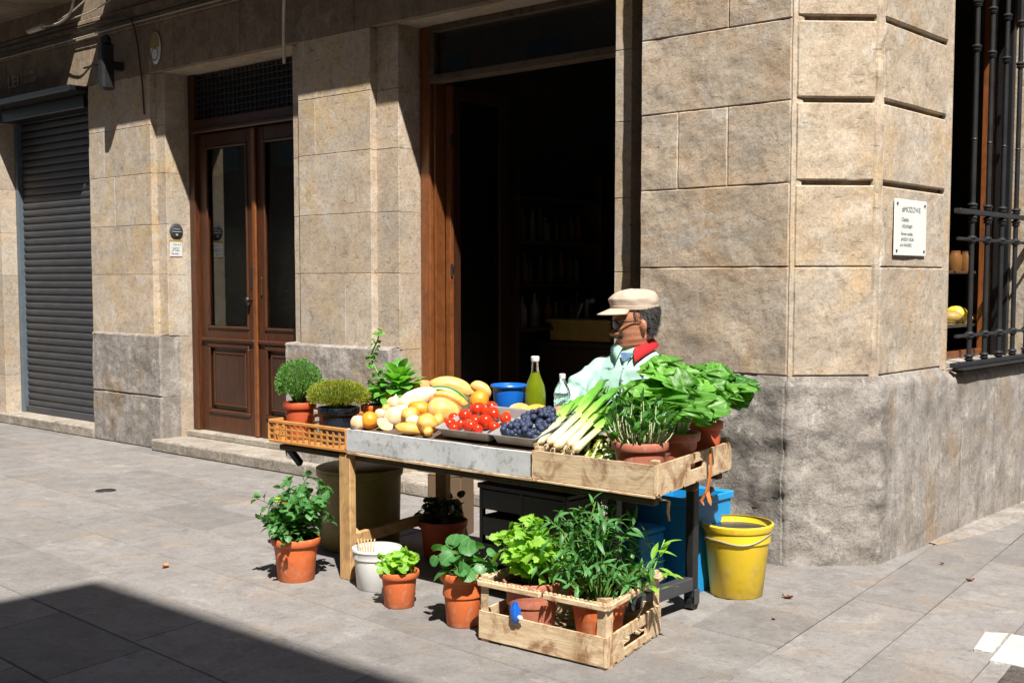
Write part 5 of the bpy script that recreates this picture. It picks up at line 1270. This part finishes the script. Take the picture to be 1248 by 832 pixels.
# materials
t=NT('skin'); v=t.coord(); n=t.noise(v,22,5); c=t.mix(t.ramp(n,[(.3,0),(.7,1)]),(.42,.175,.095),(.53,.24,.14)); n2=t.noise(v,160,3); c=t.mix(1,c,t.ramp(n2,[(.3,.86),(.7,1.06)]),'MULTIPLY')
t.set(Base_Color=c,Roughness=.5); t.b.inputs['Subsurface Weight'].default_value=.12; t.b.inputs['Subsurface Radius'].default_value=(.01,.004,.002); t.b.inputs['Subsurface Scale'].default_value=1; b_=t.bump(t.noise(v,70,6,.7),.35,.004); t.bump(n2,.2,.001,b_); M['skin']=t.m
def cloth(name,c1,c2,sc=6):
    t=NT(name); v=t.coord(); n=t.noise(v,sc,5); wv=t.noise(v,420,2); t.set(Base_Color=t.mix(t.ramp(n,[(.3,0),(.7,1)]),c1,c2),Roughness=.88); t.b.inputs['Sheen Weight'].default_value=.0; b_=t.bump(t.noise(v,26,6,.6,.5),.35,.008); t.bump(wv,.3,.0006,b_); return t.m
M['shirt']=cloth('mint_shirt',(.31,.50,.43),(.37,.57,.50)); M['trousers']=cloth('dark_trousers',(.018,.018,.022),(.03,.03,.035)); M['cap']=cloth('beige_cap',(.42,.33,.26),(.50,.41,.33),10); M['collar']=cloth('red_collar',(.40,.006,.010),(.46,.01,.015)); M['under']=cloth('blue_undershirt',(.06,.11,.24),(.13,.2,.33),30)
M['placket']=cloth('green_placket',(.02,.15,.07),(.03,.2,.10)); M['hair']=simple('grey_hair',(.035,.032,.032),(.11,.105,.105),rough=.6,scale=60,bump=1.0,bscale=220,bdist=.006); M['moust']=simple('moustache',(.03,.02,.015),(.10,.07,.05),rough=.7,scale=80,bump=.8,bscale=300)
M['lens']=simple('dark_lens',(.006,.006,.007),rough=.08,bump=0); M['shoe']=simple('shoe',(.02,.018,.016),rough=.5)
T0=Vector((-.556,-.600,0)); az=R(283); f=Vector((math.cos(az),math.sin(az),0)); qd=Vector((f.y,-f.x,0)) # qd: his right-hand side
def sec(z,a,b,fw=0,sd=0): return (T0+f*fw+qd*sd+Vector((0,0,z)),qd*a,f*b)
def limb(q,pts,rads,n=16): q.tube(pts,rads,n)
def smoothpath(ctrl,rad,k=6):
    P=[];Rr=[]; ctrl=[Vector(c) for c in ctrl]
    for i in range(len(ctrl)-1):
        for j in range(k):
            t=j/k; p0=ctrl[max(0,i-1)];p1=ctrl[i];p2=ctrl[i+1];p3=ctrl[min(len(ctrl)-1,i+2)]
            P.append(.5*((2*p1)+(p2-p0)*t+(2*p0-5*p1+4*p2-p3)*t*t+(3*p1-p0-3*p2+p3)*t**3)); Rr.append(rad[i]*(1-t)+rad[i+1]*t)
    P.append(ctrl[-1]); Rr.append(rad[-1]); return P,Rr
shoR=T0+qd*.168+Vector((0,0,1.052)); elR=Vector((-.800,-.835,.885)); wrR=Vector((-.668,-1.005,.862))
shoL=T0-qd*.163+Vector((0,0,1.052)); elL=Vector((-.315,-.70,.84)); wrL=Vector((-.44,-.885,.79))
# --- head
HC=T0+Vector((.010,-.006,1.280)); HR=.142; hz=R(229); hf=Vector((math.cos(hz),math.sin(hz),0)); tilt=R(7)
hfw=(hf*math.cos(tilt)-UPZ*math.sin(tilt)).normalized(); hsd=hf.cross(UPZ).normalized(); hup=hsd.cross(hfw).normalized() # hsd: his right
def H(x,y,z): return HC+hsd*(x*HR)+hfw*(y*HR)+hup*(z*HR)
def lerp_tab(tab,z):
    if z<=tab[0][0]: return tab[0][1:]
    for a,b in zip(tab,tab[1:]):
        if z<=b[0]:
            t=(z-a[0])/(b[0]-a[0]); t=t*t*(3-2*t); return tuple(a[i]+(b[i]-a[i])*t for i in range(1,len(a)))
    return tab[-1][1:]
HT=[(-1.0,.34,.06,.10),(-.97,.56,-.0,.24),(-.88,.69,.10,.37),(-.74,.71,.34,.47),(-.5,.69,.56,.555),(-.25,.71,.70,.61),(0,.70,.80,.655),(.25,.77,.87,.68),(.5,.75,.86,.67),(.75,.60,.70,.56),(.92,.34,.42,.36),(1.0,.03,.03,.03)]
def headpt(z,ph,off=0):
    fr,bk,w=lerp_tab(HT,z); c=math.cos(ph);s=math.sin(ph)
    e=.82 if c>0 else .95
    x=w*math.copysign(abs(s)**e,s); y=(fr if c>0 else bk)*math.copysign(abs(c)**e,c)
    a=ph if ph<=PI else ph-2*PI
    g=lambda u,s_: math.exp(-(u/s_)**2)
    # nose
    if -.45<z<.3:
        nz=max(0,min(1,(.24-z)/.52)); tip=g(z+.26,.12); wd=.10+.09*g(z+.28,.1)
        y+= (.10*nz**1.1+.16*tip+.05*nz)*g(a,wd)*(1 if z>-.40 else max(0,(z+.47)/.07))
        y+= .05*g(abs(a)-.20,.09)*g(z+.29,.08)      # nostril wings
    y-= .085*g(abs(a)-.42,.20)*g(z-.06,.11)          # eye sockets
    y+= .035*g(abs(a)-.40,.14)*g(z-.04,.06)          # lids
    y+= .045*g(a,.75)*g(z-.22,.08)                   # brow
    y+= .045*g(abs(a)-.62,.22)*g(z+.16,.13)          # cheekbones
    y-= .03*g(abs(a)-.38,.10)*g(z+.42,.12)           # nasolabial crease
    y+= .06*g(a,.30)*(g(z+.50,.045)+.9*g(z+.60,.045)) - .045*g(a,.28)*g(z+.55,.018)  # lips
    y+= .05*g(a,.28)*g(z+.82,.10) - .03*g(a,.4)*g(z+.68,.05)
    p=H(x,y,z)
    if off: p+= (hsd*x+hfw*y+hup*z*.4).normalized()*off
    return p
bq=MB()
NZ=70; NP=96
bq.grid([[headpt(-1+2*i/NZ,2*PI*j/NP) for j in range(NP)] for i in range(NZ+1)],True,True)
# ears
for sg in (1,-1):
    rows=[]
    for i in range(13):
        t=PI*i/12; row=[]
        for j in range(16):
            a=2*PI*j/16; rad=.235*(1-.2*max(0,-math.cos(t)))
            d=1 if True else 0
            row.append(H(sg*(.655+.035*math.sin(t)+ .10*max(0,-0)+.05*math.sin(t)*math.cos(a)**2*(1 if math.sin(a)*sg>0 else .5)) if False else sg*(.675+.11*math.sin(t)*math.sin(a)-.07*math.cos(a)*math.sin(t)),-.10+.13*math.sin(t)*math.cos(a)-.02*math.cos(t),-.06-rad*math.cos(t)*1.1))
        rows.append(row)
    bq.grid(rows,True,True)
# neck
nb=T0+Vector((.0,.01,1.09)); bq.tube([nb,T0+Vector((-.0,-.0,1.16)),H(0,-.10,-.62),H(0,-.02,-.2)],[.085,.068,.066,.07],24)
# body under the clothes
ring_loft(bq,[sec(.50,.15,.11,-.04),sec(.60,.165,.115,-.03),sec(.75,.155,.11,0),sec(.9,.165,.115),sec(1.02,.175,.105),sec(1.09,.15,.075),sec(1.13,.09,.06)])
for sh,el,wr in ((shoR,elR,wrR),(shoL,elL,wrL)):
    P,Rr=smoothpath([sh,el,wr],[.045,.038,.027]); limb(bq,P,Rr)
hip=lambda s: T0+qd*(.09*s)+Vector((0,0,.55))-f*.02
kn=lambda s: T0+qd*(.13*s)+f*.43+Vector((0,0,.555))
an=lambda s: T0+qd*(.13*s)+f*.40+Vector((0,0,.10))
for s in (1,-1):
    P,Rr=smoothpath([hip(s),kn(s),an(s)],[.06,.042,.032],8); limb(bq,P,Rr)
    bq.tube([an(s)+Vector((0,0,-.0)),an(s)-Vector((0,0,.05)),an(s)+f*.10-Vector((0,0,.07)),an(s)+f*.17-Vector((0,0,.075))],[.036,.038,.033,.02],14)
# hands: palm plus five fingers, the right one round the bottle
def hand(q,w,d,up,thumb_side,curl,scale=1.0):
    d=d.normalized(); s=d.cross(up).normalized()*thumb_side; u=up.normalized()
    rows=[]; 
    for i in range(7):
        t=i/6; c=w+d*(.085*t*scale); a=(.026+.016*math.sin(min(1,t*1.3)*PI/2))*scale; b=(.019-.005*t)*scale
        rows.append([c+s*(a*math.cos(2*PI*j/14))+u*(b*math.sin(2*PI*j/14)) for j in range(14)])
    b0=q.grid(rows,True,True); q.face([b0+j for j in range(14)][::-1]); q.face([b0+84+j for j in range(14)])
    for k,(o,L) in enumerate(((.030,.070),(.010,.078),(-.010,.073),(-.029,.058))):
        p=w+d*(.072*scale)+s*(o*scale); dd=d.copy(); P=[p]; ang=curl*(.8+.12*k)
        for seg_,fr_ in enumerate((.42,.32,.26)):
            dd=(Matrix.Rotation(-ang*(.7 if seg_==0 else 1),3,d.cross(u).normalized())@dd); p=p+dd*(L*fr_*scale+.008*(seg_==0)); P.append(p)
        q.tube(P,[.0095*scale,.0088*scale,.008*scale,.006*scale],10)
    p=w+d*.018*scale+s*.024*scale; dd=(d*.75+s*.65-u*.15).normalized(); P=[p]
    for fr_ in (.03,.03,.024): P.append(P[-1]+dd*fr_*scale); dd=(dd+d*.35-s*.28-u*.1*curl).normalized()
    q.tube(P,[.012*scale,.011*scale,.010*scale,.007*scale],10)
bc=Vector((-.715,-.99,.86))
hand(bq,wrR,(Vector((-.70,-1.045,.838))-wrR),Vector((.55,-.55,.65)),-1,.55,1.0)
hand(bq,wrL,(Vector((-.50,-.97,.775))-wrL),UPZ,1,.25,1.0)
bme=remesh(bq,.0042,2)
man=meshobj(bme,'person',M['skin']); tag(man,'seated man in beige cap, sunglasses and mint green shirt with red collar','person')
# --- shirt
sq=MB()
ring_loft(sq,[sec(.56,.185,.135,-.02),sec(.66,.195,.15,.01),sec(.78,.195,.15,.015),sec(.90,.198,.145,.01),sec(1.0,.212,.135),sec(1.055,.198,.115),sec(1.10,.150,.09),sec(1.135,.115,.080,-.005),sec(1.155,.088,.078,-.008),sec(1.165,.080,.076,-.01)],40)
for sh,el,wr,wd in ((shoR,elR,wrR,1),(shoL,elL,wrL,1)):
    P,Rr=smoothpath([sh-(el-sh)*.12,sh,sh.lerp(el,.55),el,el.lerp(wr,.5),wr+(wr-el)*-.02],[.040,.060,.064,.062,.056,.043],6); limb(sq,P,Rr,22)
def folds(co,no):
    d=0
    for sh,el,wr in ((shoR,elR,wrR),(shoL,elL,wrL)):
        for a,b,k,am in ((sh,el,95,.009),(el,wr,140,.010)):
            ab=b-a; t=(co-a).dot(ab)/ab.length_squared; 
            if -.1<t<1.1:
                r=(co-a-ab*t).length
                if r<.10:
                    w=math.exp(-((t-(.85 if a is sh else .35))/.42)**2)
                    d+=am*w*math.sin(k*t*ab.length+5*noise.noise(co*9)+co.z*30)*(1 if r>.03 else 0)
    d+=.0075*noise.noise(Vector((co.x*9,co.y*9,co.z*5)))+.004*noise.noise(Vector((co.x*22+4,co.y*22,co.z*11)))
    r=co-T0; fr=r.dot(f)
    if fr>0 and co.z<1.05: d+=.006*math.sin(38*co.z+28*r.dot(qd)+4*noise.noise(co*6))*min(1,fr/.1)
    return d*(1 if co.z<1.12 else .3)
sme=remesh(sq,.006,5,folds); shirt=meshobj(sme,'shirt',M['shirt'],man)
# cuffs
q=MB(); d=(elR-wrR).normalized(); q.tube([wrR+d*.004,wrR+d*.03],[.043,.046],22,.5,False); q.tube([wrR+d*.003,wrR+d*.03],[.039,.042],22,.5,False); q.build('cuff',M['shirt'],man)
# collar: stand and two pointed flaps, open at the front
def tor_front(sd,z):   # point on the chest surface
    b=lerp_tab([(.9,.150),(1.0,.138),(1.06,.122),(1.105,.100),(1.135,.088),(1.165,.078)],z)[0]; a=lerp_tab([(.9,.198),(1.0,.212),(1.06,.207),(1.105,.165),(1.135,.115),(1.165,.08)],z)[0]
    k=min(.98,abs(sd)/a); return T0+qd*sd+f*(b*math.sqrt(1-k*k)+.010)+Vector((0,0,z))
NB=T0+Vector((.0,-.002,0))
rows=[]
for i in range(61):
    a=-PI+.38+(2*PI-.76)*i/60          # 0 = back of neck, opening at the front
    back=math.cos(a/2)**2; fa=abs(a)/(PI-.38)
    dirv=(-f*math.cos(a)+qd*math.sin(a))
    zt=1.238-.085*fa**1.3; drop=.038+.050*max(0,(fa-.45)/.55)**1.5
    r_top=.078+.010*(1-fa); r_low=.105+.02*fa
    p0=NB+dirv*(.070)+Vector((0,0,1.14)); p1=NB+dirv*r_top*.98+Vector((0,0,zt)); p2=NB+dirv*(r_top+.010)+Vector((0,0,zt+.002)); 
    zl=zt-drop; p3=NB+dirv*((r_top+r_low)/2+.007)+Vector((0,0,(zt+zl)/2)); p4=NB+dirv*(r_low+.012)+Vector((0,0,zl))
    if fa>.55:
        k=(fa-.55)/.45; tgt=tor_front(math.copysign(.075-.02*k,math.sin(a)),1.155-.075*k)+f*.004; p4=p4.lerp(tgt,k); p3=p3.lerp((p2+tgt)/2+f*.008,k)
    rows.append([p0,p1,p2,p3,p4])
q=MB(); q.grid(rows[:44],True); col=q.build('collar',M['collar'],man)
so_=col.modifiers.new('s','SOLIDIFY'); so_.thickness=.004
q=MB(); q.grid(rows[43:],True); col=q.build('collar_flap',M['shirt'],man)
so_=col.modifiers.new('s','SOLIDIFY'); so_.thickness=.004
# undershirt in the open neck, placket and badge
q=MB(); rows=[[tor_front(sd*(1-.75*k/6)*.046,1.160-.014*k)+f*(.002) for sd in (-1,-.5,0,.5,1)] for k in range(2,6)]
q.grid(rows,True); q.build('undershirt',M['under'],man)
q=MB(); rows=[]
for k in range(14):
    z=1.118-.019*k; rows.append([tor_front(sd-.004*math.sin(k*.8),z)+f*.001 for sd in (-.010,0,.010)])
q.grid(rows,True); pk=q.build('placket',M['shirt'],man); pk.modifiers.new('s','SOLIDIFY').thickness=.003
q=MB()
for s in (1,): q.tube([tor_front(-.050,1.150),tor_front(-.028,1.118),tor_front(.004,1.085)+f*.003],[.005,.006,.004],6,ell=.4)
q.build('placket_edge',M['placket'],man)
q=MB()
for k in range(3): q.lathe([(.005,0),(.0045,.002),(0,.0025)],tor_front(0,1.06-.06*k)+f*.003,10,M=f.to_track_quat('Z','Y').to_matrix().to_4x4()); 
q.build('button',M['white'],man)
q=MB(); pc=tor_front(-.095,1.03); 
for dx,dz_,m in ((0,0,0),):
    leaf(q,pc+f*.001,UPZ*1.0+qd*.3,f,.035,.016,'ovate',6,(-1,0,1),0,.02,.5)
q.build('chest_emblem',M['v_orange'],man,recalc=False)
q=MB(); leaf(q,pc+f*.0012-qd*.004-UPZ*.004,UPZ-qd*.5,f,.03,.012,'ovate',6,(-1,0,1),0,.02,.5); q.build('chest_emblem_edge',M['placket'],man,recalc=False)
# --- hair shell at back and sides, moustache, glasses, cap
q=MB(); rows=[]
for i in range(15):
    z=-.40+.88*i/14; row=[]
    for j in range(41):
        lim=R(96) if z>.02 else R(82)+ (R(28)*min(1,(.02-z)/.2)); ph=lim+(2*PI-2*lim)*j/40
        edge=min(1,min(j,40-j)/3)*min(1,i/2+.1); p=headpt(z,ph,.002+.011*edge*(1+.4*noise.noise(Vector((j*.9,z*30,0))))); row.append(p)
    rows.append(row)
q.grid(rows,True)
hr_=random.Random(5)
for k in range(2600):
    z=hr_.uniform(-.46,.52); lim=R(80) if z>.10 else R(86)+R(26)*min(1,(.10-z)/.25); ph=hr_.uniform(lim,2*PI-lim)
    if z<.22 and (ph<R(104) or ph>R(256)): continue
    b=headpt(z,ph,.004); o_=(b-HC).normalized(); d_=(-hup*.9+o_*.35+Vector((hr_.uniform(-.3,.3),hr_.uniform(-.3,.3),hr_.uniform(-.2,.2)))-hfw*.5).normalized(); L_=hr_.uniform(.012,.022); w_=hup.cross(o_).normalized()*.0011
    m_=b+o_*.009+d_*L_*.5; e_=b+o_*.009+d_*L_; t_=hr_.random()
    i_=[q.vert(b-w_,(t_,0,0)),q.vert(b+w_,(t_,0,0)),q.vert(m_+w_,(t_,0,0)),q.vert(m_-w_,(t_,0,0)),q.vert(e_,(t_,0,0))]; q.face(i_[:4]); q.face((i_[3],i_[2],i_[4]))
q.build('hair',M['hair'],man,recalc=False)
q=MB()
for sg in (1,-1):   # sideburn in front of the ear
    continue
    q=MB(); rows=[[headpt(z,(sg*R(a+(8 if z<.2 else 0)))%(2*PI),.005) for a in (70,75,81,88)] for z in (.05,.12,.22,.35,.52)]; q.grid(rows,True); q.build('sideburn',M['hair'],man)
q=MB(); rows=[]
for i in range(7):
    z=-.47+.10*i/6; rows.append([headpt(z-.10*abs(a)**1.5,a%(2*PI),.003+.008*math.sin(PI*i/6)*(1-abs(a)/.62)) for a in [-.58+1.16*j/24 for j in range(25)]])
q.grid(rows,True); q.build('moustache',M['moust'],man)
gl=bpy.data.objects.new('sunglasses',None); COL.objects.link(gl); gl.parent=man
q=MB(); 
for sg in (1,-1):
    q.tube([H(sg*.60,.66,.13),H(sg*.69,.40,.12),H(sg*.73,.05,.09),H(sg*.72,-.10,.02)],[.003,.003,.0025,.002],6)
    loop=[H(sg*(.32+.27*math.cos(t)),.86-.14*((.32+.27*math.cos(t))/.6)**2,.05+.17*math.sin(t)) for t in [2*PI*k/24 for k in range(25)]]
    q.tube(loop,.0022,6,cap=False)
q.tube([H(.07,.90,.08),H(0,.93,.10),H(-.07,.90,.08)],.0025,6)
M['frame_dark']=simple('frame_dark',(.01,.009,.008),rough=.9,bump=0,spec=.1); fr_=q.build('sunglasses',M['frame_dark'],man); bpy.data.objects.remove(gl)
for sg in (1,-1):
    q=MB(); rows=[]
    for r in (0,.35,.7,1): rows.append([H(sg*(.32+.27*r*math.cos(t)),.865-.14*((.32+.27*r*math.cos(t))/.6)**2+.012*(1-r*r),.05+.17*r*math.sin(t)) for t in [2*PI*k/24 for k in range(24)]])
    q.grid(rows,True,True); q.build('lens',M['lens'],fr_)
cq=MB(); rows=[]
prof=[(.50,.97),(.54,.99),(.64,1.01),(.76,1.03),(.88,1.035),(1.0,1.0),(1.11,.88),(1.19,.66),(1.235,.36),(1.25,0.01)]
for (z,r) in prof:
    row=[]
    for j in range(64):
        a=2*PI*j/64; nz_=noise.noise(Vector((math.cos(a)*2.2,math.sin(a)*2.2,z*3)))
        k=r*(1+(.05*nz_+.022*math.sin(z*26+3*math.sin(a)+4*nz_) if z>.7 else .006*nz_)); y=math.cos(a); row.append(H(.745*k*math.sin(a),(-.04+.86*k*y),z+.085*y*(1 if z<.9 else .5)-(.05*(y>0)*y if z>.9 else 0)+ (.03*nz_ if z>.9 else 0)))
    rows.append(row)
cq.grid(rows,True,True); capo=cq.build('cap',M['cap'],man); capo.modifiers.new('s','SOLIDIFY').thickness=.003; ss=capo.modifiers.new('u','SUBSURF'); ss.levels=ss.render_levels=1
q=MB(); rows=[]
for i in range(8):
    t=i/7
    rows.append([H(.735*math.sin(a)*(1+.06*t),(-.04+.845*math.cos(a))+t*(.56*max(0,math.cos(a*1.15))**.8),.56+.085*math.cos(a)-.14*t*1.15+.03*abs(math.sin(a))**2*(-1)*t*1.6) for a in [R(-68+136*j/28) for j in range(29)]])
q.grid(rows,True); br=q.build('brim',M['cap'],capo); br.modifiers.new('s','SOLIDIFY').thickness=.005
q=MB(); rows=[]
for (z,o) in ((.495,-.01),(.50,.010),(.63,.020),(.64,.0)):
    rows.append([H((.745*(1.0)+o)*math.sin(a),-.04+(.865+o)*math.cos(a),z+.085*math.cos(a)) for a in [2*PI*j/64 for j in range(64)]])
q.grid(rows,True,True); q.build('cap_band',M['cap'],capo)
# --- trousers and shoes
tq=MB(); ring_loft(tq,[sec(.48,.17,.13,-.04),sec(.56,.185,.14,-.03),sec(.64,.175,.13,-.01)])
for s in (1,-1):
    P,Rr=smoothpath([hip(s),hip(s).lerp(kn(s),.5),kn(s),kn(s).lerp(an(s),.5),an(s)],[.098,.086,.072,.062,.056],7); limb(tq,P,Rr,20)
tme=remesh(tq,.009,4,lambda c,n: .008*noise.noise(c*11)); meshobj(tme,'trousers',M['trousers'],man)
for s in (1,-1):
    q=MB(); a=an(s); ring_loft(q,[(a+Vector((0,0,-.02))-f*.02,qd*.042,f*.05),(a+Vector((0,0,-.055))+f*.0,qd*.045,f*.085),(a+Vector((0,0,-.075))+f*.05,qd*.048,f*.135),(a+Vector((0,0,-.099))+f*.055,qd*.05,f*.145)],24); q.build('shoe',M['shoe'],man)
st=thing('stool','plain dark wooden stool under the seated man','stool',tuple(T0-f*.03))
q=MB(); q.lathe([(0,.425),(.16,.425),(.168,.432),(.168,.452),(.16,.46),(0,.46)],(0,0,0),32); q.build('seat',M['old_wood'],st)
for k in range(4):
    a=PI/4+k*PI/2; q=MB(); q.tube([(.17*math.cos(a),.17*math.sin(a),0),(.11*math.cos(a),.11*math.sin(a),.425)],.016,8); q.build('leg',M['old_wood'],st)
# ---------------------------------------------------------------- light, sky, camera
sun_dir=Vector((SX,-SY,1)).normalized()
w=bpy.data.worlds.new('World'); scene.world=w; w.use_nodes=True
wt=w.node_tree; sky=wt.nodes.new('ShaderNodeTexSky'); sky.sky_type='NISHITA'; sky.sun_disc=False
sky.sun_elevation=math.asin(sun_dir.z); sky.sun_rotation=math.atan2(sun_dir.x,sun_dir.y)
bg=wt.nodes['Background']; bg.inputs['Strength'].default_value=.05; wt.links.new(sky.outputs[0],bg.inputs['Color'])
sl_=bpy.data.lights.new('sun','SUN'); sl_.energy=5.0; sl_.angle=R(.53); sl_.color=(1,.95,.87)
so=bpy.data.objects.new('sun',sl_); COL.objects.link(so); so.rotation_euler=sun_dir.to_track_quat('Z','Y').to_euler(); so.location=(5,-8,14)
cam=bpy.data.cameras.new('camera'); co=bpy.data.objects.new('camera',cam); COL.objects.link(co); scene.camera=co
th=R(131.46); pitch=R(4.0)
co.location=(3.0022,-5.5776,1.5); co.rotation_euler=(PI/2-pitch,0,th-PI/2)
cam.sensor_width=36; cam.lens=36*1444/1248; cam.shift_y=(441.97-416)/1248; cam.clip_end=500; cam.clip_start=.05
v=scene.view_settings; v.view_transform='Standard'; v.look='None'; v.exposure=0.96; v.gamma=1
scene.cycles.max_bounces=8; scene.cycles.diffuse_bounces=3; scene.cycles.transparent_max_bounces=12
